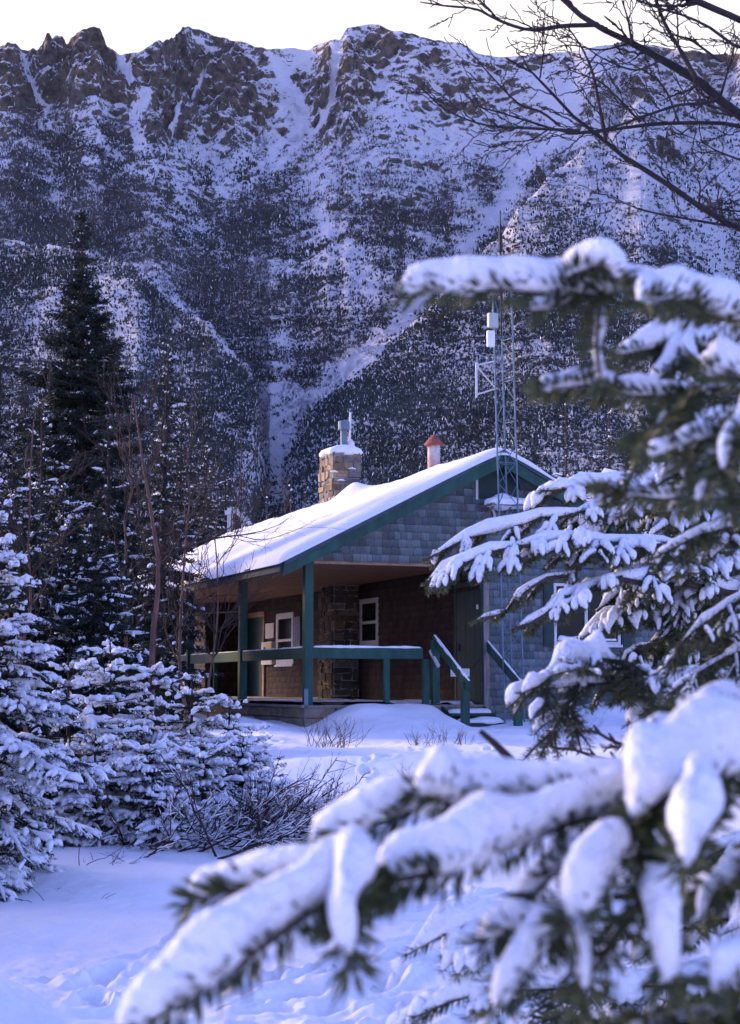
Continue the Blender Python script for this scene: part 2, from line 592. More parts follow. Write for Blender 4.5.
def ground_z(x, y, detail=True):
    x, y = np.asarray(x, float), np.asarray(y, float)
    z = np.interp(y, GT[:, 0], GT[:, 1]) + EYE
    p = np.stack([x, y, np.zeros_like(x)], -1)
    far = np.clip(y / 60, 0, 1)
    z = z + 0.10 * vnoise(p * 0.42, 3) * np.clip(1 - np.abs(y - 22) / 40, 0.3, 1) + 0.035 * vnoise(p * 1.3, 4)
    s = (x - C0[0]) * GV[0] + (y - C0[1]) * GV[1]
    t = (x - C0[0]) * LV[0] + (y - C0[1]) * LV[1]

    def bump(s0, t0, a, b, h):
        return h * np.exp(-((s - s0) / a) ** 2 - ((t - t0) / b) ** 2)

    drift = np.clip((s + .05) / .9, 0, 1) * np.clip((2.45 - s) / .35, 0, 1)
    drift = drift * drift * (3 - 2 * drift) * np.exp(-((t + .25) / 1.0) ** 2)
    z = z + .29 * drift + .12 * np.exp(-((s - 1.0) / 1.3) ** 2 - ((t + 1.6) / 1.1) ** 2) + bump(5.7, -.4, 1.5, .8, .36) - bump(-.25, -.5, .35, .5, .16) + bump(-1.3, -.4, .6, 1.6, .15)
    # level under the cabin, below its floor
    inside = np.clip((s + .1) * 4, 0, 1) * np.clip((7 - s) * 4, 0, 1) * np.clip((t - .1) * 5, 0, 1) * np.clip((16 - t) * 4, 0, 1)
    z = z * (1 - inside) + (C0[2] - .1) * inside
    # a low bank crossing the yard and a hump at the near left
    bank = np.exp(-((y - 18.9 - .25 * np.sin(x * 1.3)) / .55) ** 2) * np.clip((x + 1.9) * .9, 0, 1) * np.clip((4 - x), 0, 1)
    z = z + .13 * bank
    z = z + .17 * np.exp(-((x + 1.72) / .28) ** 2 - ((y - 7.2) / .5) ** 2)
    drift_r = np.exp(-((y - 25) / 5) ** 2)
    z = z + (.03 * drift_r + .012) * fbm(p * np.array([2.1, 2.1, 1]), 4, 12)
    if detail:
        for (fx, fy, a, L_, W_, D_) in PRINTS:
            m = (np.abs(x - fx) < .5) & (np.abs(y - fy) < .5)
            if not m.any():
                continue
            dx, dy = x[m] - fx, y[m] - fy
            u = (dx * math.cos(a) + dy * math.sin(a)) / L_
            w = (-dx * math.sin(a) + dy * math.cos(a)) / W_
            q = u * u + w * w
            z[m] += -D_ * np.exp(-q ** 3) + .35 * D_ * np.exp(-((np.sqrt(q) - 1.45) / .35) ** 2)
        near = np.clip((11 - y) / 3, 0, 1) * np.clip((y - 3) / 2, 0, 1)
        z = z + near * .018 * np.clip(fbm(p * 7, 3, 8) * 2, -0.3, 1)
        z = z + .004 * vnoise(p * 14, 9)
    return z


def gz(x, y):
    return float(ground_z(np.array([x]), np.array([y]), False)[0])


def build_ground():
    azv = np.arctan((np.arange(-80, 821, 1.7) - 370) / math.hypot(F, 172))
    a0, a1 = azv[0], azv[-1]
    az = np.concatenate([np.linspace(-math.pi, a0, 70)[:-1], azv, np.linspace(a1, math.pi, 70)[1:]])
    r = np.concatenate([np.linspace(.4, 4.5, 14)[:-1], 4.5 * (60 / 4.5) ** (np.linspace(0, 1, 800)), np.geomspace(62, 3000, 30)])
    A, R = np.meshgrid(az, r)
    X, Y = R * np.sin(A), R * np.cos(A)
    Z = ground_z(X.ravel(), Y.ravel()).reshape(X.shape)
    Z = np.where(R > 100, Z - (R - 100) * .02, Z)
    V = np.stack([X, Y, Z], -1).reshape(-1, 3)
    n, k = X.shape
    i = np.arange(n * k).reshape(n, k)
    q = np.stack([i[:-1, :-1], i[:-1, 1:], i[1:, 1:], i[1:, :-1]], -1).reshape(-1, 4)
    V = np.vstack([V, [[0, 0, gz(0, 0)]]])
    tri = np.stack([np.full(k - 1, n * k), i[0, 1:], i[0, :-1]], -1)
    o = np_mesh('snow_ground', V, [q, tri], M['snow_ground'])
    tag(o, 'snow covered yard with footprints in front of the cabin', None, kind='structure')


build_ground()

# ------------------------------------------------------------------ mountain
RIDGE = np.array([(-1500, 560), (-1350, 300), (-1200, 60), (-200, 40), (-60, 60), (0, 46), (12, 51), (25, 51.5), (44, 47), (54, 39), (64, 30), (81, 24.6), (89, 26), (96, 39), (111, 54), (128, 51), (149, 42), (165, 35), (176, 28),  # unseen far left end shaped to admit sun to the cabin, not the spur
                  (189, 28), (209, 35.5), (250, 45.6), (263, 49), (284, 47), (307, 49), (328, 39), (339, 40), (346, 30), (361, 25), (380, 25), (395, 30), (419, 37), (442, 40), (466, 44), (483, 54),
                  (500, 58), (541, 54), (584, 51), (636, 43), (680, 48), (740, 52), (900, 60), (1200, 70)], float)
CREST = np.array([(-400, 200), (-100, 225), (0, 243), (60, 252), (100, 258), (133, 266), (148, 284), (176, 305), (204, 326), (228, 351), (251, 378), (259, 425), (268, 480), (281, 470), (295, 440), (310, 414), (325, 400),
                  (351, 370), (382, 346), (421, 312), (460, 276), (507, 232), (523, 208), (558, 178), (591, 150), (619, 131), (645, 108), (675, 86), (700, 64), (723, 43), (740, 25), (790, -20), (900, -60), (1200, -80)], float)
CDIST = np.array([(-400, 520), (0, 470), (133, 420), (251, 330), (270, 300), (300, 320), (421, 430), (507, 520), (620, 640), (740, 760), (900, 800), (1200, 800)], float)

GULLY = [  # (half width at start, half width at end, strength, points)
    (3, 5, .9, [(120, 56), (128, 75), (145, 92)]), (5, 4, .9, [(145, 92), (137, 107), (136, 130), (143, 148)]),
    (2, 2, .8, [(211, 58), (205, 72), (194, 86)]), (2, 3, .8, [(182, 102), (170, 122)]),
    (5.5, 5, .9, [(270, 56), (287, 81), (300, 111), (299, 124)]), (4.5, 3, .85, [(299, 124), (284, 137), (270, 160), (250, 190)]),
    (4, 3.5, .8, [(309, 53), (284, 74)]), (3.5, 3, .8, [(330, 105), (317, 125), (300, 143), (272, 174)]), (5, 3, .7, [(338, 44), (330, 105)]),
    (4, 3, .8, [(22, 55), (30, 82), (50, 108)]), (2, 2, .7, [(196, 36), (210, 52)]),
    (6, 8, .85, [(541, 84), (568, 116), (550, 143)]), (7, 9, .85, [(550, 143), (519, 174), (502, 208), (470, 246)]), (9, 9, .7, [(470, 246), (430, 292), (402, 322)]),
    (14, 12, .9, [(595, 62), (575, 90), (560, 118)]),
    (5, 7, .95, [(412, 316), (390, 337), (352, 370)]), (8, 11, .75, [(352, 368), (318, 395), (290, 415)]), (18, 17, .62, [(285, 410), (275, 450), (280, 490)]), (10, 14, .45, [(262, 410), (256, 470)]),
    (3, 6, .55, [(283, 322), (290, 350), (284, 385)]), (1.5, 3, 1, [(134, 266), (150, 285), (178, 306)]), (3, 4, 1, [(178, 306), (206, 330), (230, 355), (250, 376)]),
    (3, 5, .7, [(145, 212), (166, 226)]), (2, 2, .7, [(56, 196), (60, 215)]), (3, 2, .6, [(70, 210), (84, 220)]), (2, 3, .5, [(100, 140), (125, 165), (150, 176)]),
    (16, 20, .36, [(100, 275), (120, 305), (130, 345)]), (2, 2, .5, [(357, 180), (356, 200)]), (2, 3, .6, [(372, 210), (370, 245)]), (6, 4, .5, [(60, 300), (30, 330)]),
    (5, 4, .4, [(178, 190), (200, 222), (232, 250)]), (2, 3, .4, [(5, 205), (14, 225)]), (10, 14, .4, [(330, 225), (350, 262), (372, 285)]), (2.5, 2, .6, [(215, 415), (228, 420)]),
    (12, 12, .3, [(640, 180), (610, 215), (600, 260)]), (10, 10, .35, [(690, 210), (720, 250), (720, 300)]),
]
CLIFF = [  # (x, y, rx, ry, weight)
    (75, 62, 42, 40, 1.0), (18, 66, 26, 26, .8), (45, 92, 40, 22, .6), (180, 75, 30, 48, 1.0), (225, 90, 34, 42, .95), (170, 110, 26, 26, .7), (125, 85, 18, 30, .8), (328, 100, 14, 40, 1.0), (300, 88, 12, 26, .8), (378, 50, 30, 18, .6),
    (348, 90, 22, 42, .85), (440, 80, 50, 25, .15), (235, 130, 34, 16, .5), (262, 105, 12, 26, .6), (460, 105, 20, 8, .7), (660, 150, 20, 12, .7), (30, 130, 40, 12, .3), (685, 140, 40, 40, .35), (620, 100, 30, 20, .25), (195, 40, 16, 10, .6), (540, 165, 20, 10, .3),
]


def seg_mask(px, py, lst):
    out = np.zeros_like(px)
    for w0, w1, st, pts in lst:
        tot = len(pts) - 1
        for i in range(tot):
            (x0, y0), (x1, y1) = pts[i], pts[i + 1]
            wm = max(w0, w1) * 2.2
            m = (px > min(x0, x1) - wm) & (px < max(x0, x1) + wm) & (py > min(y0, y1) - wm) & (py < max(y0, y1) + wm)
            if not m.any():
                continue
            X, Y = px[m], py[m]
            dx, dy = x1 - x0, y1 - y0
            u = np.clip(((X - x0) * dx + (Y - y0) * dy) / (dx * dx + dy * dy), 0, 1)
            d = np.hypot(X - x0 - u * dx, Y - y0 - u * dy)
            w = w0 + (w1 - w0) * (i + u) / tot
            v = st * np.clip(1.55 - d / w, 0, 1)
            out[m] = np.maximum(out[m], v)
    return out


def sstep(a, b, x):
    t = np.clip((x - a) / (b - a), 0, 1)
    return t * t * (3 - 2 * t)


def build_mountain():
    hf = math.hypot(F, 172)
    px0 = np.concatenate([np.linspace(-1500, -60, 60)[:-1], np.arange(-60, 801, 1.55), np.linspace(801, 2200, 60)[1:]])
    az = np.arctan((px0 - 370) / hf)
    ca, sa = np.cos(az), np.sin(az)
    ridge = np.interp(px0, RIDGE[:, 0], RIDGE[:, 1])
    q = np.stack([px0 * .06, px0 * 0, px0 * 0], -1)
    ridge = ridge + 2.6 * fbm(q * 1.6, 4, 2) * np.clip(np.abs(px0 - 560) / 120, .25, 1)
    crest = np.interp(px0, CREST[:, 0], CREST[:, 1]) + 1.6 * fbm(q * 1.5, 3, 5)
    cdist = np.interp(px0, CDIST[:, 0], CDIST[:, 1])
    crest = np.maximum(crest, np.interp(px0, [-1500, -1200], [600, 100]))
    dip = np.interp(px0, [0, 110, 150, 240, 262, 275, 290, 350, 500, 800], [0, 2, 12, 16, 4, 0, 6, 16, 24, 20])
    ridge = np.minimum(ridge, crest - 2)
    rdist = 1150 + 60 * fbm(q * .25, 2, 9)
    rows_px, rows_d, rows_kind = [], [], []
    n1, n2, n3, n4 = 230, 8, 300, 10
    for i in range(n1):                       # the near shoulders
        u = i / (n1 - 1)
        rows_px.append(672 + (crest - 672) * u)
        rows_d.append(105 + (cdist - 105) * (0.35 * u + 0.65 * u ** 1.5))
        rows_kind.append(0)
    for i in range(1, n2 + 1):                # the hidden hollow behind them
        u = i / n2
        rows_px.append(crest + dip * math.sin(u * math.pi / 2))
        rows_d.append(cdist + u * (30 + dip * 6))
        rows_kind.append(0)
    d3 = cdist + 30 + dip * 6
    p3 = crest + dip
    for i in range(1, n3 + 1):                # the headwall
        u = i / n3
        rows_px.append(p3 + (ridge - p3) * u)
        v = np.clip((500 - rows_px[-1]) / (500 - ridge), 0, 1)
        rows_d.append(np.maximum(340 + (rdist - 340) * (1 - (1 - v) ** 1.45), d3 + 3 * u))
        rows_kind.append(1)
    base_py = np.array(rows_px)
    D = np.array(rows_d)
    yc = (512 - base_py) / F
    tau = ca * (yc * CT + ST) / (CT - yc * ST)
    X, Y, Z = D * sa, D * ca, D * tau + EYE
    # back side of the ridge
    for i in range(1, n4 + 1):
        X = np.vstack([X, X[-1:] + sa * 60])
        Y = np.vstack([Y, Y[-1:] + ca * 60])
        Z = np.vstack([Z, Z[-1:] - 22])
    nr, nc = X.shape
    px = 370 + F * sa / (CT * ca + ST * np.vstack([tau] + [tau[-1:]] * n4))
    py = np.vstack([base_py] + [base_py[-1:]] * n4)
    # cover: wobble the traced outlines with noise first
    w3 = np.stack([X, Y, Z], -1).astype(np.float32)
    wob1 = fbm(w3 * .02, 3, 21)
    wob2 = fbm(w3 * .02 + 40, 3, 22)
    wobf = fbm(w3 * .09, 2, 23)
    ppx, ppy = px + wob1 * 5 + wobf * 4, py + wob2 * 5 - wobf * 3
    snow = seg_mask(ppx, ppy, GULLY)
    # boulders break up the snow of the stream bed
    rocks = sstep(.05, .3, fbm(w3 * np.array([.42, .42, .6]), 2, 24)) * sstep(290, 330, py)
    snow_map = snow * (1 - .95 * rocks)
    cliff = np.zeros_like(px)
    for (x, y, rx, ry, wt) in CLIFF:
        d2 = ((ppx - x) / rx) ** 2 + ((ppy - y) / ry) ** 2
        cliff = np.maximum(cliff, wt * np.clip(1.7 - d2 * 1.1, 0, 1))
    cliff = cliff * (1 - np.clip(snow * 1.2, 0, 1))
    ridge_b = np.vstack([np.broadcast_to(ridge, base_py.shape)] + [ridge[None]] * n4)
    crest_b = np.vstack([np.broadcast_to(crest, base_py.shape)] + [crest[None]] * n4)
    on_spur = (np.arange(nr)[:, None] < n1 + n2) & (px > 262)
    scrub = sstep(115, 265, ppy + wob1 * 60 + np.clip(230 - px, 0, 230) * .22)
    scrub = np.where(on_spur, np.clip(sstep(150, 330, ppy + wob1 * 50) * 1.0 + .25, 0, 1), scrub)
    # runnels down the fall line and open patches between the thickets
    run = vnoise(np.stack([px * .045, py * .006, 0 * px], -1), 27) + .6 * vnoise(np.stack([px * .12, py * .012, 0 * px], -1), 28)
    clump = fbm(w3 * .028 + 9, 4, 29)
    thick = np.clip(.62 + .55 * run + 1.5 * clump, .12, 1.15)
    thick = np.where(on_spur, .55 + .45 * thick, thick)
    low_left = (np.arange(nr)[:, None] < n1) & (px < 262) & (py > crest_b + 7)
    thick = np.where(low_left, np.maximum(thick, .8 + .2 * run), thick)
    vale = .95 * np.exp(-((py - (125 + (px - 20) * .68)) / 9) ** 2) * ((px > 5) & (px < 185)) + np.exp(-((px - 215) / 55) ** 2 - ((py - 300) / 70) ** 2) + np.exp(-((px - 60) / 90) ** 2 - ((py - 225) / 30) ** 2) + .8 * np.exp(-((px - 320) / 60) ** 2 - ((py - 330) / 40) ** 2)
    thick = np.maximum(thick, np.clip(vale, 0, .95))
    scrub = np.clip(scrub * thick, 0, 1)
    scrub = scrub * (1 - np.clip(snow * 1.25, 0, .97))
    # rock relief: ledges and ribs, strong on the cliffs, faint in the scrub
    amp = 2.2 + 15 * cliff + 5 * (1 - scrub) * (1 - snow)
    amp = amp + 5 * rocks * np.clip(snow * 1.5, 0, 1)
    edge = np.ones((nr, 1))
    edge[:6] = 0
    scale = np.clip(D if False else np.hypot(X, Y) / 700, .3, 1.5)
    rel = ridged(w3 * np.array([.016, .016, .011]), 5, 31) - .35 + .5 * fbm(w3 * .05, 4, 37) + .28 * fbm(w3 * np.array([.13, .13, .22]), 3, 41)
    h = amp * rel * edge * scale
    # the crest lines keep their outline
    top = np.abs(np.arange(nr)[:, None] - (n1 + n2 + n3 - 1))
    h = h * np.clip(top / 14, .25, 1)
    X = X - sa * h * .7
    Y = Y - ca * h * .7
    Z = Z + h * .55
    V = np.stack([X, Y, Z], -1).reshape(-1, 3)
    i = np.arange(nr * nc).reshape(nr, nc)
    qd = np.stack([i[:-1, :-1], i[:-1, 1:], i[1:, 1:], i[1:, :-1]], -1).reshape(-1, 4)
    cov = np.stack([snow_map - .3 * rocks * (snow > .1), np.clip(cliff + rocks * np.clip(snow * 1.5, 0, 1), 0, 1.2), scrub], -1).reshape(-1, 3)
    o = np_mesh('mountain', V, [qd], M['mountain'], col=cov, colname='cover')
    tag(o, 'snowy rocky mountain ravine wall behind the cabin', None, kind='structure')
    # scatter wood over the slopes
    inview = (px > -50) & (px < 790) & (py < 665)
    dens = scrub * inview
    dens[n1 - 1:n1 + n2 + 1] = 0
    dens[n1 + n2 + n3 - 25:] = 0
    rows = np.arange(nr)[:, None] + np.zeros_like(px)
    return V, dens.ravel(), px.ravel(), py.ravel(), np.hypot(V[:, 0], V[:, 1]), wob1.ravel(), on_spur.ravel(), np.broadcast_to(np.arange(nr)[:, None] < n1, px.shape).ravel()


MV, MD, MPX, MPY, MDIST, MWOB, MSPUR, MNEAR = build_mountain()


def far_wood():
    rg = np.random.default_rng(3)
    # conifers and birch scrub: density follows the cover, birch patches by noise
    birch = np.clip(.5 + 1.6 * fbm(MV * .012, 3, 51) + .25 * np.clip((250 - MPY) / 80, -1, 1), 0, 1)
    birch = np.where(MSPUR, birch * .35, birch)

    def pick(prob, n):
        p = prob / prob.sum()
        c = np.cumsum(p)
        return np.searchsorted(c, rg.random(n))

    def brush(n, prob, k, hk, wk, lean, mats, mixp, name, label, cat, hpow):
        ix = pick(prob, n)
        d = MDIST[ix]
        base = MV[ix] + rg.normal(0, 1, (len(ix), 3)) * np.array([.0022, .0022, .0004]) * d[:, None]
        hgt = hk * d * (.35 + 1.0 * rg.random(len(ix)) ** hpow)
        a = rg.normal(0, lean, (len(ix), k))
        b = rg.normal(0, lean, (len(ix), k))
        up = .45 + .6 * rg.random((len(ix), k))
        tip = np.stack([base[:, None, 0] + a * hgt[:, None], base[:, None, 1] + b * hgt[:, None], base[:, None, 2] + hgt[:, None] * up], -1)
        root = base[:, None] + np.stack([a * .4 * hgt[:, None], b * .4 * hgt[:, None], up * 0 + hgt[:, None] * (rg.random((len(ix), k)) * .4 - .1)], -1)
        wd = (wk * d)[:, None] * (.5 + rg.random((len(ix), k)))
        th = rg.random((len(ix), k)) * 6.28
        off = np.stack([np.cos(th) * wd, np.sin(th) * wd, 0 * th], -1)
        mid = root * .6 + tip * .4
        v = np.stack([root - off * .4, mid + off, tip, mid - off], 2)
        f = np.arange(len(ix) * k * 4).reshape(-1, 4)
        mi = np.searchsorted(np.cumsum(mixp), rg.random((len(ix), k)))
        o = np_mesh(name, v.reshape(-1, 3), [f], mats, smooth=False, midx=mi.ravel())
        tag(o, label, cat, kind='stuff')

    brush(125000, MD ** 1.5 * (1 - .8 * birch) * (1 + 1.0 * MNEAR), 6, .0029, .00044, .24, [M['m_conifer'], M['m_scrub'], M['snow']], [.82, .13, .051],
          'mountain_spruce_forest', 'dark snow flecked spruce forest covering the lower mountain slopes', 'forest', 1.6)
    brush(75000, MD * (.2 + birch), 6, .0030, .00022, .3, [M['m_scrub'], M['snow']], [.95, .051],
          'mountain_birch_scrub', 'bare grey brown birch scrub on the mountain slopes', 'scrub', 1.3)


far_wood()
del MV, MD, MPX, MPY, MDIST, MWOB, MSPUR, MNEAR

# ------------------------------------------------------------------ cabin
cabin = empty('log_cabin' if False else 'shingled_cabin', C0, -YAW)
tag(cabin, 'shingled mountain cabin with green trim, open porch and snowy roof', 'cabin')
APEX, HALF, SL = 4.78, 3.5, 0.51
LEN = 16.3


def roof_h(s):
    return APEX - SL * abs(s - HALF)


def shingles(mb, u0, u1, h0, h1, place, palette, clip=None, holes=(), seed=1, course=.135):
    """individual shingles in courses; place(u, out, h) -> local point; holes are (u0, u1, h0, h1)"""
    r = random.Random(seed)
    h = h0
    while h < h1 - .01:
        u = u0 - r.random() * .1
        kc = r.uniform(.9, 1.1)
        while u < u1:
            w = r.uniform(.08, .2)
            a, b = max(u, u0), min(u + w - .004, u1)
            u += w
            if b - a < .015:
                continue
            lo, hi = h - r.uniform(0, .012), min(h + course + .02, h1)
            cu, ch = (a + b) / 2, h + course / 2
            if any(x0 - .0 < cu < x1 + .0 and y0 < ch < y1 for (x0, x1, y0, y1) in holes):
                continue
            la = ha = lb = hb = None
            tops = [hi, hi]
            if clip:
                tops = [min(hi, clip(a)), min(hi, clip(b))]
                if max(tops) < lo + .01:
                    continue
                tops = [max(x, lo + .005) for x in tops]
            o = r.uniform(.026, .038)
            c = tuple(x * kc for x in palette(r))
            mb.add([place(a, o, lo), place(b, o, lo), place(b, .004, tops[1]), place(a, .004, tops[0]), place(a, 0, lo), place(b, 0, lo)],
                   [(0, 1, 2, 3), (4, 5, 1, 0), (4, 0, 3), (1, 5, 2)], c)
            for q in (-6, -5, -2, -1):     # weathered butt edges, darkened to paint in the course shadow lines
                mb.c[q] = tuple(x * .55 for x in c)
        h += course


def pal_grey(r):
    k = r.uniform(.66, 1.28)
    w = r.random()
    return (.17 * k + .035 * w * k, .225 * k, .25 * k - .03 * w)


def pal_brown(r):
    k = r.uniform(.55, 1.4)
    return (.060 * k, .036 * k, .031 * k)


WIN = (4.63, 5.97, 1.41, 2.50)
# walls: solid bodies behind the shingles
mb = MB()
mb.box((3.29, .0, -.3), (7.0, .14, 2.8))                                   # front, right of the porch
mb.add([(0, 0, 2.8), (7, 0, 2.8), (7, 0, roof_h(7) - .1), (3.5, 0, APEX - .1), (0, 0, roof_h(0) - .1), (0, .14, 2.8), (7, .14, 2.8), (7, .14, roof_h(7) - .1), (3.5, .14, APEX - .1), (0, .14, roof_h(0) - .1)],
       [(0, 1, 2, 3, 4), (9, 8, 7, 6, 5), (0, 5, 6, 1), (1, 6, 7, 2), (4, 9, 5, 0)])
mb.box((3.29, .14, -.3), (3.43, LEN, 2.9))
mb.box((6.86, .14, -.3), (7.0, LEN, 2.9))
mb.box((3.43, LEN - .14, -.3), (6.86, LEN, 2.9))
mb.box((2.15, 14.8, .1), (3.29, LEN, 2.78))
mb.build('wall', M['dark_room'], cabin)
mb = MB()
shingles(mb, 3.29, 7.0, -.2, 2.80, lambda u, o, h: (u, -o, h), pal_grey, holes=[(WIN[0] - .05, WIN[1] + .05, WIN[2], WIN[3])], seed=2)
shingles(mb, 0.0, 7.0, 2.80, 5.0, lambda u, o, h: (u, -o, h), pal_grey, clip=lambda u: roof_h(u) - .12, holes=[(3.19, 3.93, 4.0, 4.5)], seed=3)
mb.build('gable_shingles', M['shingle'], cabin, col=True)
mb = MB()
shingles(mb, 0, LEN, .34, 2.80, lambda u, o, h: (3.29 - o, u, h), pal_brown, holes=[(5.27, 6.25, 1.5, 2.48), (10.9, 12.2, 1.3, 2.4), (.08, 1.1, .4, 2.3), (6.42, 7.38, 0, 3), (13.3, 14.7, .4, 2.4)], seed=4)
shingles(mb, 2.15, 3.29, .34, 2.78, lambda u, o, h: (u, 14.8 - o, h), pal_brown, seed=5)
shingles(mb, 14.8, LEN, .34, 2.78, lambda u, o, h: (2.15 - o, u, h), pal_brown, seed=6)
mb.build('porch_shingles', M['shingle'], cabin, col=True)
mb = MB()
mb.box((3.275, -.035, -.2), (3.365, -.024, 2.80))
mb.box((3.262, -.035, -.2), (3.274, .02, 2.80))
mb.build('corner_board', M['deck'], cabin)

# roof: two slabs, bargeboards, fascia
for sgn, nm in ((-1, 'roof'), (1, 'roof')):
    e = HALF + sgn * 4.05
    mb = MB()
    vs = []
    for t in (-.35, LEN + .3):
        for (s, dz) in ((e, -.12), (HALF, -.12), (HALF, 0), (e, 0)):
            vs.append((s, t, roof_h(s) + dz))
    mb.add(vs, [(0, 1, 2, 3), (7, 6, 5, 4), (0, 4, 5, 1), (2, 6, 7, 3), (3, 7, 4, 0), (1, 5, 6, 2)])
    mb.build(nm, M['wood'], cabin)
    mb = MB()
    vs = []
    for t in (-.402, -.353):
        for (s, dz) in ((e - sgn * .0, -.22), (HALF, -.27), (HALF, .02), (e, .02)):
            vs.append((s, t, roof_h(s) + dz))
    mb.add(vs, [(0, 1, 2, 3), (7, 6, 5, 4), (0, 4, 5, 1), (2, 6, 7, 3), (3, 7, 4, 0), (1, 5, 6, 2)])
    mb.build('bargeboard', M['green'], cabin)
    mb = MB()
    vs = []
    for t in (-.43, -.404):
        for (s, dz) in ((e, -.05), (HALF, -.05), (HALF, .035), (e, .035)):
            vs.append((s, t, roof_h(s) + dz))
    mb.add(vs, [(0, 1, 2, 3), (7, 6, 5, 4), (0, 4, 5, 1), (2, 6, 7, 3), (3, 7, 4, 0), (1, 5, 6, 2)])
    mb.build('rake_trim', M['fascia'], cabin)
mb = MB()
mb.box((-.60, -.34, roof_h(-.55) - .15), (-.552, LEN + .28, roof_h(-.55) + .02))
mb.build('fascia', M['fascia'], cabin)


# roof snow: a thick smooth sheet with a rounded lip
def roof_snow():
    ns, nt = 90, 150
    ss = np.linspace(-.66, 7.66, ns)
    tt = np.linspace(-.47, LEN + .38, nt)
    S, T = np.meshgrid(ss, tt)
    rag = .05 * vnoise(np.stack([T * 2.2, S * 2.2, 0 * S], -1), 66) - .02
    d = np.minimum.reduce([S + .66, 7.66 - S, T + .47, LEN + .38 - T]) + rag
    hh = .145 * np.clip(d / .14, 0, 1) ** .45
    p = np.stack([S, T, 0 * S], -1)
    hh = hh * (1 + .22 * vnoise(p * .9, 61) + .13 * vnoise(p * 2.7, 62) + .06 * vnoise(p * np.array([9, 3, 1]), 63))
    r = APEX - SL * np.sqrt((S - HALF) ** 2 + .03)
    H = r + .03 + hh
    # drift against the chimney
    H = H + .24 * np.exp(-((S - 2.95) / .35) ** 2 - ((T - 6.0) / .4) ** 2) + .12 * np.exp(-((S - 2.3) / .3) ** 2 - ((T - 6.8) / .8) ** 2)
    V = np.concatenate([np.stack([S, T, H], -1).reshape(-1, 3), np.stack([S, T, np.minimum(r + .025, H - .005)], -1).reshape(-1, 3)])
    i = np.arange(ns * nt).reshape(nt, ns)
    q = np.stack([i[:-1, :-1], i[:-1, 1:], i[1:, 1:], i[1:, :-1]], -1).reshape(-1, 4)
    b = np.concatenate([i[0, :], i[1:, -1], i[-1, -2::-1], i[-2:0, 0]])
    bn = np.roll(b, -1)
    side = np.stack([b + ns * nt, bn + ns * nt, bn, b], -1)
    o = np_mesh('roof_snow', V, [q, side, q[:, ::-1] + ns * nt], M['snow'], cabin)


roof_snow()

# porch: ceiling, beam, deck, base, posts, rails
mb = MB()
for k in range(26):
    a = -.5 + k * .1455
    mb.box((a, -.0 + .15, 2.80 + .003 * (k % 2)), (a + .1405, LEN, 2.83))
mb.build('porch_ceiling', M['ceiling'], cabin)
mb = MB()
mb.box((-.07, .16, 2.66), (.07, LEN, 2.795))
mb.box((.12, .0 + .01, 2.745), (3.28, .13, 2.795))
mb.build('eave_beam', M['wood'], cabin)
mb = MB()
for k in range(24):
    a = -.1 + k * .1413
    mb.box((a, -.02, .30), (a + .137, LEN, .345 - .002 * (k % 3)))
mb.build('porch_deck', M['deck'], cabin)
mb = MB()
r = random.Random(9)
mb.box((-.02, .04, -.6), (3.25, LEN - .1, .295))
for row, (h0, h1) in enumerate(((.13, .295), (-.06, .12), (-.25, -.07))):
    u = -.05
    while u < 3.2:
        w = r.uniform(.35, .8)
        mb.box((u, -.03 - r.uniform(0, .02), h0), (min(u + w - .012, 3.25), .05, h1))
        u += w
    u = .05
    while u < 12:
        w = r.uniform(.35, .8)
        mb.box((-.05 - r.uniform(0, .02), u, h0), (-.015, u + w - .012, h1))
        u += w
mb.build('porch_base', M['concrete'], cabin, bevel=.012)
for (s, t) in ((.035, .075), (.035, 4.05), (.035, 8.1), (.035, 12.1)):
    mb = MB()
    mb.box((s - .075, t - .075, .346), (s + .075, t + .075, 2.655 if t > 1 else 2.80))
    po = mb.build('porch_post', M['green'], cabin, bevel=.008)
    mb = MB()
    mb.box((s - .09, t - .095, .05), (s - .02, t - .077, .62))
    if t < 1:
        mb.build('anchor_strap', M['galv'], po)
for (s, w) in ((1.47, .1), (2.20, .12)):
    mb = MB()
    mb.box((s - w / 2, .05, .346), (s + w / 2, .13, 1.13))
    mb.build('rail_post', M['green'], cabin, bevel=.006)


def snow_cap(mb_list, a, b, w, h, seed, parent, n=40):
    """lumpy ridge of snow along a rail, from a to b (local points)"""
    tw = Twigs(n)
    tw.add([a, b], .01, .01, sr=h, s0=0, s1=1)
    return tw.snow('snow', M['snow'], parent, n=8, lump=.35, freq=5, wide=w / h / 2, lift=.2, seed=seed)


mb = MB()
mb.box((.112, .05, 1.13), (2.14, .10, 1.32))
ra = mb.build('porch_rail', M['green'], cabin, bevel=.006)
snow_cap(None, (.115, .075, 1.318), (2.13, .075, 1.318), .055, .03, 3, ra)
for (t0, t1) in ((.152, 3.973), (4.127, 8.023), (8.177, 12.02)):
    mb = MB()
    mb.box((.0, t0, 1.13), (.05, t1, 1.32))
    ra = mb.build('porch_rail', M['green'], cabin, bevel=.006)
    snow_cap(None, (.025, t0, 1.316), (.025, t1, 1.316), .05, .018, 4, ra, 60)
mb = MB()
mb.box((2.32, 14.6, .346), (2.42, 14.7, 2.7))
mb.build('porch_post', M['green'], cabin, bevel=.006)


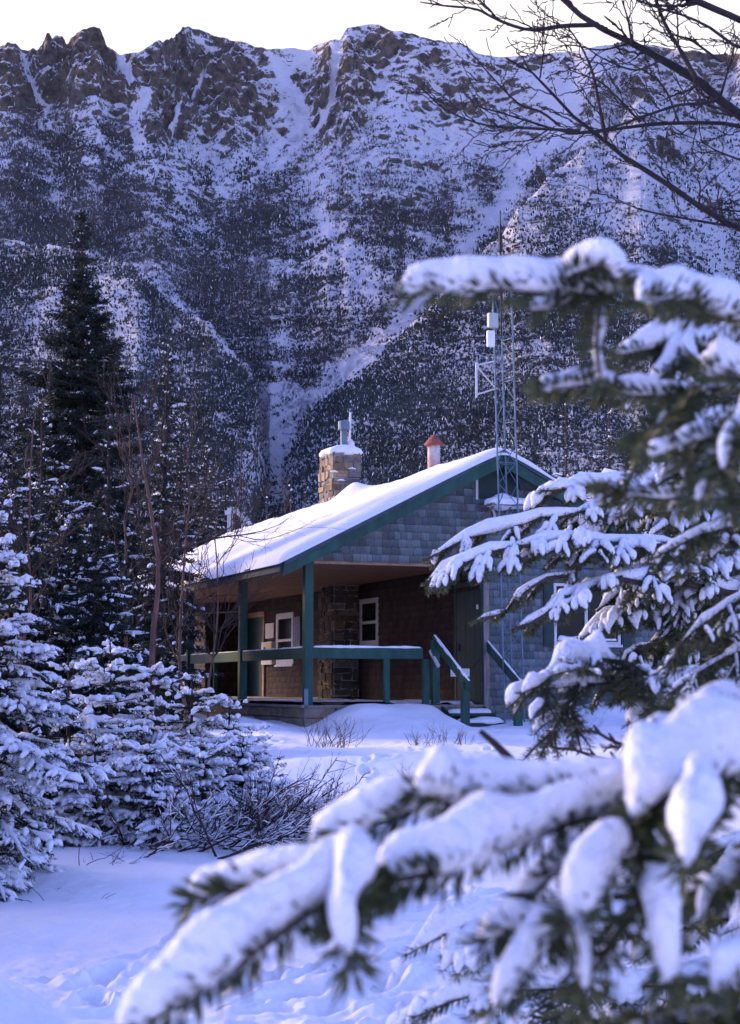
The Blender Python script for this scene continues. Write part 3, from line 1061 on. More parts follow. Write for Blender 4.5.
def deck_snow():
    ns, nt = 60, 160
    S, T = np.meshgrid(np.linspace(-.08, 3.2, ns), np.linspace(-.02, 12, nt))
    p = np.stack([S, T, 0 * S], -1)
    keep = .75 - .62 * np.clip((S - .9) / 1.8, 0, 1)
    hh = .07 * np.clip((fbm(p * 1.6, 4, 71) * 1.3 + keep) * 1.5, 0, 1) - .012
    V = np.stack([S, T, .345 + hh], -1).reshape(-1, 3)
    i = np.arange(ns * nt).reshape(nt, ns)
    q = np.stack([i[:-1, :-1], i[:-1, 1:], i[1:, 1:], i[1:, :-1]], -1).reshape(-1, 4)
    np_mesh('deck_snow', V, [q], M['snow'], cabin)


deck_snow()


# stone chimney: courses of rough stones round a mortar core
def stone_stack(mb, s0, s1, t0, t1, h0, h1, seed, warm=1.0, skip_right=False):
    r = random.Random(seed)

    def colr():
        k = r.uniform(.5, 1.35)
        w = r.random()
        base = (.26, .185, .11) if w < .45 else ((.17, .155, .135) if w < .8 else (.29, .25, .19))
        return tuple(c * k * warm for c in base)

    h = h0
    while h < h1 - .03:
        ch = min(r.uniform(.07, .17), h1 - h)
        for face in range(3 if skip_right else 4):
            L_ = (s1 - s0) if face in (0, 3) else (t1 - t0)
            u = 0
            while u < L_ - .02:
                w = min(r.uniform(.1, .34), L_ - u)
                if L_ - u - w < .07:
                    w = L_ - u
                o = r.uniform(.01, .055)
                g = .008
                a, b = u + g, u + w - g
                j = lambda: r.uniform(-.03, .03)
                if face == 0:
                    q = lambda x, d, z: (s0 + x, t0 - d, z)
                elif face == 1:
                    q = lambda x, d, z: (s0 - d, t0 + x, z)
                elif face == 2:
                    q = lambda x, d, z: (s1 + d, t0 + x, z)
                else:
                    q = lambda x, d, z: (s0 + x, t1 + d, z)
                if face == 2 and skip_right:
                    u += w
                    continue
                z0, z1 = h + g, h + ch - g
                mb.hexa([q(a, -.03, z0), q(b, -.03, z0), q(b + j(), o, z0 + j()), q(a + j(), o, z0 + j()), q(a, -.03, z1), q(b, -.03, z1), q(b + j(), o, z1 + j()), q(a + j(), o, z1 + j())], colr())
                u += w
        h += ch


mb = MB()
mb.box((2.72, 6.44, .34), (3.29, 7.36, 5.66), (.5, .45, .4))
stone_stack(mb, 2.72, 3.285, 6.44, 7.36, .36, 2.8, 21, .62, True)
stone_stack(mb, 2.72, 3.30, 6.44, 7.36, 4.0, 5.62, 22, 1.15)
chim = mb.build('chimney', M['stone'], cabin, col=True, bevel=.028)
mb = MB()
mb.box((2.71, 6.43, 5.62), (3.31, 7.37, 5.66))
mb.build('chimney_cap', M['mortar'], chim)
tw = Twigs(26)
tw.add([(3.01, 6.38, 5.655), (3.01, 7.42, 5.655)], .01, .01, sr=.13)
tw.snow('snow', M['snow'], chim, n=12, lump=.25, freq=3, wide=2.5, lift=.05, seed=4)
for (a, b, c) in ((2.7, 6.4, 5.2), (2.85, 6.38, 5.02), (3.1, 6.39, 5.28), (3.25, 6.39, 4.9), (2.66, 6.9, 5.1), (3.0, 6.39, 4.72))[:4]:
    mb = MB()
    mb.tube(smooth_line([(a - .09, b - .03, c), (a, b - .045, c + .014), (a + .09, b - .03, c)], 7), [.004, .010, .016, .02, .017, .011, .004], 8)
    mb.build('ledge_snow', M['snow'], chim, smooth=True)
mb = MB()
mb.box((2.98, 6.33, 4.4), (3.36, 6.38, 4.86))
mb.build('flashing', M['blue_flash'], chim)
mb = MB()
mb.tube([(3.05, 6.75, 5.66), (3.05, 6.75, 6.18)], .075, 12)
mb.tube([(3.05, 6.75, 6.16), (3.05, 6.75, 6.18), (3.05, 6.75, 6.36), (3.05, 6.75, 6.37)], [.075, .125, .125, .11], 14)
mb.build('flue_pipe', M['galv'], chim, smooth=False)
mb = MB()
mb.tube([(3.2, 6.8, 5.68), (3.22, 6.8, 6.58)], .025, 8)
mb.tube([(3.21, 6.8, 5.72), (3.21, 6.8, 5.76), (3.21, 6.8, 5.92), (3.21, 6.8, 6.0)], [.09, .11, .10, .03], 10)
mb.build('antenna_mast', M['white_metal'], chim)

# roof ventilator near the ridge
mb = MB()
mb.tube([(3.55, 2.9, 4.6), (3.55, 2.9, 5.36)], .125, 20)
vent = mb.build('roof_ventilator', M['rust'], cabin)
mb = MB()
mb.tube([(3.55, 2.9, 5.34), (3.55, 2.9, 5.37), (3.55, 2.9, 5.5), (3.55, 2.9, 5.56)], [.19, .19, .07, .01], 20)
mb.build('rain_cap', M['rust_cap'], vent)


# windows, doors, notices
def window(name, place, u0, u1, h0, h1, mull=None, rail=None, fw=.07, sill_snow=0.0, out=.03):
    """place(u, out, h): a frame of four bars, glazing bars and a dark pane a hand behind"""
    mb = MB()

    def bb(a, b, c, d, o0, o1):
        mb.hexa([place(a, o0, c), place(b, o0, c), place(b, o1, c), place(a, o1, c), place(a, o0, d), place(b, o0, d), place(b, o1, d), place(a, o1, d)])
    bb(u0, u0 + fw, h0, h1, -.02, out)
    bb(u1 - fw, u1, h0, h1, -.02, out)
    bb(u0 + fw, u1 - fw, h0, h0 + fw, -.02, out)
    bb(u0 + fw, u1 - fw, h1 - fw, h1, -.02, out)
    if mull:
        bb(mull - fw * .55, mull + fw * .55, h0 + fw, h1 - fw, -.02, out - .006)
    if rail:
        bb(u0 + fw, u1 - fw, rail - .03, rail + .03, -.02, out - .008)
    fr = mb.build(name, M['white_trim'], cabin)
    mb = MB()
    bb(u0 + fw * .5, u1 - fw * .5, h0 + fw * .5, h1 - fw * .5, .001, .006)
    mb.build('pane', M['pane'], fr)
    mb = MB()
    bb(u0 - .02, u1 + .02, h0 - .05, h0 - .002, -.02, out + .035)
    mb.build('sill', M['white_trim'], fr)
    return fr


front = lambda u, o, h: (u, -o - .012, h)
side = lambda u, o, h: (3.278 - o, u, h)
w1 = window('window', front, WIN[0], WIN[1], WIN[2], WIN[3], mull=5.28, out=.05, fw=.05)
for (a, b, sd) in ((4.70, 5.24, 3), (5.32, 5.90, 4)):
    tw = Twigs(24)
    tw.add([(a, -.045, 1.485), (b, -.045, 1.485)], .01, .01, sr=.055)
    tw.snow('snow', M['snow'], w1, n=8, lump=.5, freq=4, wide=.6, lift=.3, seed=sd)
for (a, b) in ((4.43, 4.605), (5.995, 6.20)):
    mb = MB()
    mb.box((a, -.055, 1.36), (b, -.026, 2.54))
    for k in range(2):
        mb.box((a + .03, -.063, 1.44 + k * .56), (b - .03, -.056, 1.9 + k * .56))
    mb.build('shutter', M['green_dark'], cabin)
window('window', side, 5.22, 6.30, 1.50, 2.48, rail=1.98, fw=.10)
window('window', side, 10.88, 12.26, 1.17, 2.41, rail=1.75, fw=.14)


def plank(name, u0, u1, h0, h1, m, o0=.02, o1=.05, parent=cabin, place=side):
    mb = MB()
    mb.hexa([place(u0, o0, h0), place(u1, o0, h0), place(u1, o1, h0), place(u0, o1, h0), place(u0, o0, h1), place(u1, o0, h1), place(u1, o1, h1), place(u0, o1, h1)])
    return mb.build(name, m, parent)


d1 = plank('door', .08, 1.10, .35, 2.36, M['green_dark'], .0, .04)
for k in range(5):
    plank('board', .10 + k * .2, .29 + k * .2, .38, 2.33, M['green_dark'], .041, .046 + .002 * (k % 2), d1)
plank('hinge', .12, .2, 2.02, 2.1, M['white_metal'], .05, .056, d1)
plank('handle', .95, .99, 1.3, 1.42, M['black'], .05, .08, d1)
plank('door_frame', .0, .075, .35, 2.44, M['green_dark'], .0, .055)
plank('door_frame', 1.105, 1.19, .35, 2.44, M['green_dark'], .0, .055)
plank('door_frame', .0, 1.19, 2.442, 2.53, M['green_dark'], .0, .05)
d2 = plank('door', 13.3, 14.7, .35, 2.38, M['green_dark'], .0, .03)
plank('door_frame', 13.18, 13.29, .35, 2.5, M['wood'], .0, .06)
plank('door_frame', 13.295, 14.78, 2.39, 2.52, M['wood'], .0, .055)
plank('notice', 12.45, 13.15, 1.83, 2.2, M['paper'], .02, .035)
bx_ = plank('notice_box', 12.32, 13.2, 1.18, 1.74, M['paper'], .02, .12)
plank('panel', 12.34, 12.7, 1.36, 1.7, M['yellow'], .121, .13, bx_)
plank('emblem', 12.85, 13.0, 1.48, 1.62, M['black'], .121, .127, bx_)
plank('bulletin_board', 10.3, 10.85, 1.5, 2.28, M['blue_board'], .02, .05)
mb = MB()
mb.tube([(.1, 8.0, 2.16), (-.1, 7.6, 2.18), (1.2, 7.9, 2.27)], .018, 6)
mb.build('drying_pole', M['wood_pale'], cabin)
plank('attic_hatch', 3.17, 3.95, 3.98, 4.53, M['green_dark'], .015, .04, cabin, front)
plank('attic_trim', 3.12, 3.168, 3.95, 4.52, M['white_trim'], .02, .034, cabin, front)
plank('attic_hatch_dark', 3.2, 3.92, 4.02, 4.49, M['green_dark'], .041, .045, cabin, front).name = 'attic_panel'
# snow laden shelf below the hatch
mb = MB()
mb.box((3.16, -.62, 3.80), (4.0, -.026, 3.84))
for x in (3.24, 3.58, 3.92):
    mb.bar((x, -.06, 3.60), (x, -.55, 3.80), .03, .03)
shelf = mb.build('gable_shelf', M['deck'], cabin)
tw = Twigs(30)
tw.add([(3.14, -.36, 3.85), (4.02, -.36, 3.85)], .01, .01, sr=.10)
tw.add([(3.14, -.52, 3.845), (4.0, -.52, 3.845)], .01, .01, sr=.08)
tw.snow('snow', M['snow'], shelf, n=10, lump=.7, freq=2.6, wide=1.1, lift=0, seed=8)
mb = MB()
mb.tube(smooth_line([(3.28, -.05, 3.83), (3.38, -.06, 3.82), (3.46, -.06, 3.74), (3.48, -.06, 3.58)], 14), .025, 8)
mb.build('conduit', M['white_metal'], cabin, smooth=True)

# stairs up to the porch door
stairs = MB()
for k in range(3):
    h, t = .20 - k * .155, -.06 - k * .44
    stairs.box((2.44, t - .40, h - .05), (3.28, t, h))
stairs_o = stairs.build('stairs', M['green_dark'], cabin, bevel=.006)
for s in (2.46, 3.26):
    mb = MB()
    mb.bar((s, .02, .22), (s, -1.5, -.34), .045, .2)
    mb.build('stringer', M['green_dark'], stairs_o)
for k in range(3):
    h, t = .20 - k * .155, -.06 - k * .44
    tw = Twigs(24)
    tw.add([(2.46, t - .21, h + .0), (3.26, t - .21, h + .0)], .01, .01, sr=.075)
    tw.snow('snow', M['snow'], stairs_o, n=10, lump=.3, freq=3, wide=2.3, lift=.1, seed=12 + k)
for s, tops in ((2.37, (1.46, .74)), (3.34, (1.42, .72))):
    for (t, top, bot) in ((.06, tops[0], .346), (-1.22, tops[1], -.35)):
        mb = MB()
        mb.box((s - .065, t - .055, bot), (s + .065, t + .055, top))
        mb.build('newel_post', M['green'], stairs_o, bevel=.006)
    mb = MB()
    mb.bar((s, .12, tops[0] + .02), (s, -1.42, tops[1] - .09), .06, .16)
    hr = mb.build('handrail', M['green'], stairs_o, bevel=.006)
    tw = Twigs(40)
    tw.add([(s, .12, tops[0] + .095), (s, -1.42, tops[1] - .015)], .01, .01, sr=.026)
    tw.snow('snow', M['snow'], hr, n=8, lump=.3, freq=5, wide=1.1, lift=.2, seed=14)
mb = MB()
mb.bar((2.3, .12, 1.28), (2.36, -.12, 1.0), .04, .05)
mb.bar((2.42, .0, 1.22), (2.42, .0, .9), .03, .03)
mb.build('brace', M['white_trim'], stairs_o)
mb = MB()
pts = [(2.42, .06, 1.1), (2.6, .06, .98), (2.85, .06, .95), (3.05, .06, .98), (3.28, .06, 1.18)]
mb.tube(smooth_line(pts, 20), .008, 5)
ch_ = mb.build('chain', M['black'], stairs_o)
mb = MB()
mb.box((2.66, .05, .83), (3.02, .066, .97))
mb.build('hanging_sign', M['paper'], ch_)

# ------------------------------------------------------------------ lattice antenna tower
tower = empty('lattice_tower', cab(3.75, -.62, -.25), -YAW)
tag(tower, 'slender galvanised lattice antenna tower standing against the gable wall', 'antenna tower')


def tl(s, t, h):
    return (s - 3.75, t + .62, h + .25)


def legpos(k, h):
    a = [(3.335, -.72), (3.70, -.72), (3.63, -.42)][k]
    lean = -.145 * (h / 6.5)
    return tl(a[0] + lean, a[1], h)


for k in range(3):
    mb = MB()
    mb.tube([legpos(k, -.3), legpos(k, 3), legpos(k, 7.75)], .017, 8)
    mb.build('leg', M['galv'], tower)
mb = MB()
h = .1
i = 0
while h < 7.5:
    for a, b in ((0, 1), (1, 2), (2, 0)):
        p, q = (a, b) if i % 2 else (b, a)
        mb.tube([legpos(p, h), legpos(q, h + .37)], .007, 5)
        if i % 2 == 0:
            mb.tube([legpos(a, h), legpos(b, h)], .007, 5)
    h += .37
    i += 1
mb.build('lattice', M['galv'], tower)
x0, y0, z0 = legpos(0, 0)
lx = lambda h: legpos(0, h)[0]
mb = MB()
mb.tube([(lx(5.9) - .37, y0 - .02, 6.52), (lx(5.9) - .37, y0 - .02, 5.90)], .022, 8)
mb.tube([(lx(5.9) - .37, y0 - .02, 6.47), (lx(6.5), y0, 6.57)], .016, 6)
mb.tube([(lx(5.9) - .37, y0 - .02, 5.95), (lx(6.1), y0, 6.08)], .016, 6)
mb.tube([(lx(5.9) - .37, y0 - .02, 6.45), (lx(6.1), y0, 6.10)], .012, 6)
mb.build('side_arm', M['white_trim'], tower)
mb = MB()
mb.box((lx(6.9) - .16, y0 - .10, 6.80), (lx(6.9) - .02, y0 - .03, 7.09))
mb.build('panel_antenna', M['white_metal'], tower, bevel=.015)
mb = MB()
mb.box((lx(7.2) - .14, y0 - .13, 7.14), (lx(7.2) + .04, y0 - .03, 7.40))
mb.build('equipment_box', M['grey_box'], tower, bevel=.012)
mb = MB()
cx = tl(3.37, 0, 0)[0]
mb.tube([(cx, y0 + .1, 7.0), (cx, y0 + .1, 8.55), (cx, y0 + .1, 8.58), (cx, y0 + .1, 8.86), (cx, y0 + .1, 8.90), (cx, y0 + .1, 9.32)], [.02, .02, .042, .04, .02, .008], 8)
mb.build('whip_antenna', M['black'], tower)

# pale timber frame poking up beyond the far end of the roof
fr = empty('timber_frame', P(236, 560, 47) * np.array([1, 1, 0]) + np.array([0, 0, gz(*P(236, 560, 47)[:2])]))
tag(fr, 'white timber frame with diagonal brace behind the far end of the roof', 'frame')
o_ = np.array(fr.location)
mb = MB()
mb.bar(np.array([P(229, 560, 47)[0], P(229, 560, 47)[1], o_[2]]) - o_, P(230, 508, 47) - o_, .14, .14, up=(0, 1, 0))
mb.build('post', M['white_trim'], fr)
mb = MB()
mb.bar(np.array([P(243, 560, 47)[0], P(243, 560, 47)[1], o_[2]]) - o_, P(243, 512, 47) - o_, .12, .12, up=(0, 1, 0))
mb.build('post', M['white_trim'], fr)
mb = MB()
mb.bar(P(236, 511, 46.9) - o_, P(250, 524, 46.9) - o_, .12, .16, up=(0, 1, 0))
mb.bar(P(225, 513, 46.9) - o_, P(238, 511, 46.9) - o_, .12, .14, up=(0, 1, 0))
mb.build('brace', M['white_trim'], fr)


# ------------------------------------------------------------------ conifers
def spray(tw, p0, dirv, length, rg, r0=.012, nl=.03, nd=60, sr=.02, snowp=.7, droop=.25, lift=.12, spacing=.09, ratio=.42, sub=True, tn=1.0, minlen=.05):
    """one conifer bough: a drooping limb with flat side twigs"""
    d = nrm(np.asarray(dirv, float))
    hd = nrm(np.array([d[0], d[1], 0]) + 1e-6)
    u = np.linspace(0, 1, tw.K)[:, None]
    pts = p0 + d * length * u + UP * (-droop * length * u ** 1.6 + lift * length * u ** 3)
    pts = pts + rg.normal(0, .012 * length, pts.shape) * u
    tw.add(pts, r0, r0 * .3, nl, nd, sr if rg.random() < snowp else 0, .15, 1.0)
    n = max(2, int(length / spacing))
    sd = np.cross(hd, UP)
    for i in range(n):
        f = .18 + .8 * (i + rg.random() * .5) / n
        if f > .98:
            continue
        for sg in (-1, 1):
            L = length * ratio * (1 - .75 * f) * (.7 + .6 * rg.random())
            if L < minlen:
                L = minlen
            k = f * (tw.K - 1)
            a = int(k)
            b = min(a + 1, tw.K - 1)
            q = pts[a] * (1 - (k - a)) + pts[b] * (k - a)
            tg = nrm(pts[b] - pts[max(a - 1, 0)])
            dd = nrm(tg * .75 + sd * sg * (.75 + .2 * rg.random()) + UP * rg.normal(-.02, .12))
            uu = np.linspace(0, 1, tw.K)[:, None]
            tp = q + dd * L * uu - UP * (.16 * L * uu ** 1.7) + rg.normal(0, .01 * L, (tw.K, 3)) * uu
            tw.add(tp, r0 * .35, r0 * .15, nl, nd, sr * (.7 + .6 * rg.random()) if rg.random() < snowp * (.25 + .75 * min(1, f * 2.2)) else 0, .08, 1.0)
            if sub and L > .16:
                for j in range(2):
                    for sg2 in (-1, 1):
                        ff = .35 + .3 * j
                        q2 = tp[int(ff * (tw.K - 1))]
                        d2 = nrm(dd * .8 + np.cross(dd, UP) * sg2 * .65 + UP * rg.normal(-.05, .08))
                        L2 = L * .42
                        tp2 = q2 + d2 * L2 * uu - UP * .15 * L2 * uu ** 1.6
                        tw.add(tp2, r0 * .25, r0 * .12, nl, nd, sr * .8 if rg.random() < snowp * .8 else 0, .1, 1)


def conifer(name, base, top_z, radius, label, cat, group, seed, whorls=20, per=5, nl=.05, nd=45, nw=.012, sr=.02, snowp=.5, needle='needle_dark',
            bark='bark', crown0=.08, spacing=.14, pitch=.35, droop=.3, K=5, patch=.2, sub=False, freq=16, trunk_r=None, taper=1.0, ragged=.25, snow_n=6, rv=1.0, lump=.45):
    rg = np.random.default_rng(seed)
    base = np.asarray(base, float)
    H = top_z - base[2]
    root = empty(name, base)
    tag(root, label, cat, group)
    tr = trunk_r or H * .012 + .02
    mb = MB()
    sway = rg.normal(0, .012 * H, 2)
    line = lambda f: base + np.array([sway[0] * f * f, sway[1] * f * f, H * f])
    mb.tube([line(f) - base for f in np.linspace(-.02, 1, 12)], [tr * (1 - .93 * f) for f in np.linspace(0, 1, 12)], 8)
    mb.build('trunk', M[bark], root, smooth=True)
    tw = Twigs(K)
    for w in range(whorls):
        f = crown0 + (1 - crown0) * ((w + .3 * rg.random()) / whorls) ** rv
        rad = radius * ((1 - f) ** taper) * (1 + ragged * rg.normal()) + .03 * radius
        n = per if f < .85 else max(3, per - 2)
        ph = rg.random() * 6.28
        for k in range(n):
            a = ph + k / n * 6.283 + rg.normal(0, .25)
            L = max(.06, rad * (.65 + .6 * rg.random()))
            up = pitch * (f - .35) + rg.normal(0, .1)
            d = np.array([math.cos(a), math.sin(a), up])
            spray(tw, line(min(f + .01 * rg.normal(), .99)), d, L, rg, r0=.006 + .006 * L, nl=nl, nd=nd, sr=sr, snowp=snowp, droop=droop * (1.1 - f), lift=.12, spacing=spacing, sub=sub)
    # leader
    tw.add([line(.9), line(.95), line(1.0)], .012, .004, nl, nd * 1.5, sr * .6 if snowp > .5 else 0)
    c = tw.needles('crown', M[needle], root, w=nw, rel=base, seed=seed)
    tw.wood('limbs', M[bark], root, n=4, rel=base)
    tw.snow('snow', M['snow'], root, n=snow_n, rel=base, freq=freq, patch=patch, seed=seed % 17, lump=lump)
    return root


def base_at(px, Y):
    q = P(px, 684, Y)
    return np.array([q[0], q[1], gz(q[0], q[1]) - .05])


def top_at(py, Y):
    return P(370, py, Y)[2]


G1 = 'dark spruces behind the yard on the left'
conifer('spruce_tree', base_at(80, 32), top_at(216, 32), 1.95, 'tallest dark spruce on the left, its pointed top standing against the mountain', 'spruce', None, 101,
        whorls=40, per=9, nl=.085, nd=95, nw=.026, sr=.03, snowp=.12, bark='twig', spacing=.18, droop=.35, patch=.35, taper=.82, ragged=.22, sub=True)
conifer('spruce_tree', base_at(160, 27.5), top_at(330, 27.5), 1.0, 'slimmer dark spruce behind the thin reddish trunk, right of the tallest spruce', 'spruce', None, 102,
        whorls=28, per=7, nl=.07, nd=75, nw=.022, sr=.03, snowp=.22, bark='twig', spacing=.19, droop=.35, patch=.3, taper=.8, ragged=.22, sub=True)
for i, (px, Y, ty, rad, lab) in enumerate([
    (-8, 33, 335, 2.0, 'dark spruce at the far left edge of the picture, its top below the tallest spruce'),
    (38, 30, 400, 1.8, 'dark bushy spruce directly left of the tallest spruce'),
    (108, 29, 420, 1.25, 'dark bushy spruce between the tallest spruce and the slimmer spruce'),
    (200, 51, 440, 1.9, 'dark spruce beside the far end of the cabin roof'),
    (62, 23, 475, 1.4, 'lower snow dusted spruce in front of the tallest spruce'),
    (92, 22, 520, 1.05, 'short snow dusted spruce left of the thin reddish trunk'),
    (10, 22, 450, 1.5, 'snow dusted spruce behind the near left fir'),
    (178, 49, 395, 2.0, 'dark spruce beyond the cabin, between the slimmer spruce and the roof'),
    (20, 37, 372, 1.9, 'dark spruce between the left edge spruce and the tallest spruce, standing farther back'),
    (225, 54, 470, 1.6, 'dark spruce behind the white timber frame')]):
    conifer('spruce_tree', base_at(px, Y), top_at(ty, Y), rad, lab, 'spruce', G1, 110 + i, whorls=20, per=7, nl=.065, nd=70, nw=.022, sr=.034, snowp=.3, bark='twig', spacing=.18,
            droop=.35, patch=.25, taper=.75, sub=True)

G2 = 'snow laden young firs at the left of the yard'
conifer('young_fir', base_at(-12, 11.3), top_at(492, 11.3), .74, 'nearest snow laden young fir at the left edge, the tallest of the young firs', 'fir tree', G2, 201, whorls=19, per=8, nl=.028, nd=230, nw=.005, sr=.025,
        snowp=.9, needle='needle_young', bark='twig', spacing=.10, pitch=.45, droop=.42, patch=.22, K=6, sub=True, freq=22, taper=.62, ragged=.13, crown0=.04, snow_n=8)
for i, (px, Y, ty, rad, lab) in enumerate([
    (70, 13.6, 655, .66, 'snow laden young fir just right of the nearest young fir'),
    (112, 14.4, 640, .62, 'snow laden young fir below the thin reddish trunk, back of the clump'),
    (152, 14.6, 662, .6, 'snow laden young fir in the middle of the back of the clump'),
    (192, 15.0, 672, .6, 'snow laden young fir under the left porch post'),
    (228, 15.2, 700, .52, 'snow laden young fir at the right end of the clump, below the porch rail'),
    (96, 13.0, 735, .6, 'low snow laden fir at the front left of the clump'),
    (148, 13.2, 745, .6, 'low snow laden fir at the front middle of the clump'),
    (205, 13.7, 742, .58, 'low snow laden fir at the front right of the clump beside the bare shrub'),
    (52, 12.9, 760, .5, 'lowest snow laden fir tucked against the nearest young fir'),
    (245, 14.6, 738, .5, 'low snow laden fir at the far right end of the clump nearest the porch base'),
    (262, 14.2, 772, .42, 'smallest snow laden fir beside the fine twigged shrub'),
    (172, 12.9, 790, .5, 'low snow laden fir half hidden by the bare dark shrub')]):
    conifer('young_fir', base_at(px, Y), top_at(ty, Y), rad, lab, 'fir tree', G2, 210 + i, whorls=10, per=7, nl=.028, nd=190, nw=.005, sr=.026, snowp=.88, needle='needle_young', bark='twig', spacing=.105, pitch=.55, droop=.35,
            patch=.24, K=6, sub=True, freq=20, taper=.5, ragged=.3, crown0=.03, snow_n=8)

G3 = 'dark conifers beyond the right end of the cabin'
for i, (px, Y, ty, rad, lab) in enumerate([
    (568, 47, 392, 1.7, 'dark conifer rising behind the right slope of the roof'),
    (612, 50, 372, 2.0, 'dark conifer right of the roof, second from the tower'),
    (655, 42, 420, 1.9, 'dark conifer behind the snowy boughs, right of the cabin'),
    (705, 45, 360, 2.2, 'tall dark conifer near the right edge beyond the cabin'),
    (690, 34, 500, 2.0, 'bushy dark conifer close behind the right corner of the cabin'),
    (745, 36, 430, 2.1, 'dark conifer at the right edge of the picture')]):
    conifer('spruce_tree', base_at(px, Y), top_at(ty, Y), rad, lab, 'spruce', G3, 310 + i, whorls=20, per=6, nl=.08, nd=45, nw=.024, sr=.04, snowp=.35, spacing=.22, droop=.35, patch=.3, taper=.75, sub=True)
G4 = 'small conifers on the flat behind the roof'
for i, (px, Y, ty, rad, lab) in enumerate([
    (287, 72, 478, 1.0, 'small dark conifer left of the stone chimney above the roof snow'),
    (303, 76, 486, .9, 'small conifer touching the left side of the stone chimney'),
    (266, 68, 488, 1.0, 'small conifer above the far left of the roof snow'),
    (526, 58, 436, .9, 'small dark conifer top just right of the lattice tower')]):
    conifer('spruce_tree', base_at(px, Y), top_at(ty, Y), rad, lab, 'spruce', G4, 330 + i, whorls=14, per=5, nl=.1, nd=32, nw=.035, sr=.04, snowp=.3, spacing=.28, droop=.35, patch=.3, sub=False)


# out-of-view spruces added on the left to shade the yard, firs and boughs
def shade_stand(spots):
    rg = np.random.default_rng(808)
    tw = Twigs(5)
    for (x, y, H, rad) in spots:
        b = np.array([x, y, gz(x, y) - .1])
        tw.add([b, b + UP * H * .5, b + UP * H], .09, .01)
        for w in range(17):
            f = .1 + .9 * (w + .3 * rg.random()) / 17
            for k in range(6):
                a = rg.random() * 6.283
                L = rad * (1 - f) ** .75 * (.7 + .6 * rg.random()) + .1
                spray(tw, b + UP * H * f, (math.cos(a), math.sin(a), .2 * (f - .4)), L, rg, r0=.014, nl=.08, nd=42, sr=.05, snowp=.4, droop=.35 * (1.1 - f), spacing=.24, sub=False)
    n_ = tw.needles('shade_spruces', M['needle_dark'], None, w=.034, seed=5)
    tag(n_, 'unseen spruces added left of the yard to shade it', 'wood', kind='stuff')
    w_ = tw.wood('limbs', M['bark'], n_, n=4)
    s_ = tw.snow('snow', M['snow'], n_, n=6, freq=12, patch=.2)
    for o in (w_, s_):
        tag(o, kind='stuff')


shade_stand([(-5.0, 11.0, 7.5, 1.7), (-6.2, 13.8, 8.5, 1.9), (-6.2, 17.2, 8, 1.7), (-7.6, 20.5, 8.5, 1.9), (-5.6, 8.3, 7.5, 1.7), (-5.2, 5.6, 8, 1.8), (-8.2, 9.5, 9, 1.9), (-8.6, 15.5, 9, 2.0), (-7.8, 5.5, 8, 1.8)])


# ------------------------------------------------------------------ bare wood
def bare(tw, p0, d, L, r, rg, depth, spread=.5, sr=0.0, upw=.1, kids=4, grav=0.0, minr=.0012, shrink=.6):
    d = nrm(np.asarray(d, float))
    u = np.linspace(0, 1, tw.K)[:, None]
    bend = rg.normal(0, .16, 3)
    pts = p0 + d * L * u + bend * L * u ** 2 + UP * (upw - grav) * L * u ** 2 + rg.normal(0, .018 * L, (tw.K, 3)) * np.minimum(u * 3, 1)
    tw.add(pts, r, max(r * .35, minr), sr=sr if rg.random() < .85 else 0, s0=.05, s1=.97)
    if depth == 0:
        return
    for k in range(kids):
        f = .25 + .7 * (k + rg.random()) / kids
        a = min(int(f * (tw.K - 1)), tw.K - 2)
        t = nrm(pts[a + 1] - pts[a])
        dd = nrm(t + rg.normal(0, spread, 3))
        bare(tw, pts[a], dd, L * shrink * (.6 + .6 * rg.random()) * (1.15 - .5 * f), max(r * .55, minr), rg, depth - 1, spread, sr * .85, upw, max(2, kids - 1), grav, minr, shrink)


def shrub(name, px, Y, label, cat, stems, L, lean, seed, sr, m='twig', depth=2, r=.008, group=None, up=.6, kids=4, spread=.4, rad=.2, dz=0.0, freq=14):
    rg = np.random.default_rng(seed)
    b = base_at(px, Y) + np.array([0, 0, .02 + dz])
    tw = Twigs(7)
    for k in range(stems):
        a = rg.random() * 6.28
        p = b + np.array([math.cos(a) * rad * rg.random(), math.sin(a) * rad * rg.random(), -.03])
        d = np.array([lean[0] + rg.normal(0, .45), lean[1] + rg.normal(0, .4), up * (.5 + rg.random())])
        bare(tw, p, d, L * (.6 + .6 * rg.random()), r, rg, depth, spread, sr, .05, kids)
    root = empty(name, b)
    tag(root, label, cat, group)
    tw.wood('stems', M[m], root, n=5, rel=b)
    if sr > 0:
        tw.snow('snow', M['snow'], root, n=6, rel=b, freq=freq, patch=.1, seed=3, lump=.4, wide=.9, lift=.55)
    return root


shrub('bare_shrub', 225, 13.0, 'bare brown shrub with snow lined stems spreading in front of the fir clump', 'shrub', 26, .8, (.75, -.1), 401, .0062, depth=2, r=.010, up=.28, rad=.7, kids=6, spread=.45)
shrub('bare_shrub', 140, 12.75, 'bare dark shrub with snowy crooked stems at the foot of the fir clump', 'shrub', 16, .62, (.3, -.1), 402, .007, depth=2, r=.010, up=.45, rad=.6, kids=5, spread=.5)
shrub('bare_shrub', 285, 13.6, 'fine twigged reddish shrub reaching right from the fir clump across the snow', 'shrub', 34, .5, (.75, 0), 403, .003, depth=2, r=.006, up=.33, rad=.45, kids=6)
GW = 'dry weeds poking out of the drift by the porch'
shrub('dry_weeds', 328, 23.2, 'clump of dry brown stalks in the drift below the porch rail', 'weeds', 26, .5, (0, 0), 411, 0, m='weed', depth=1, r=.005, group=GW, up=1.0, rad=.35, kids=4, spread=.3)
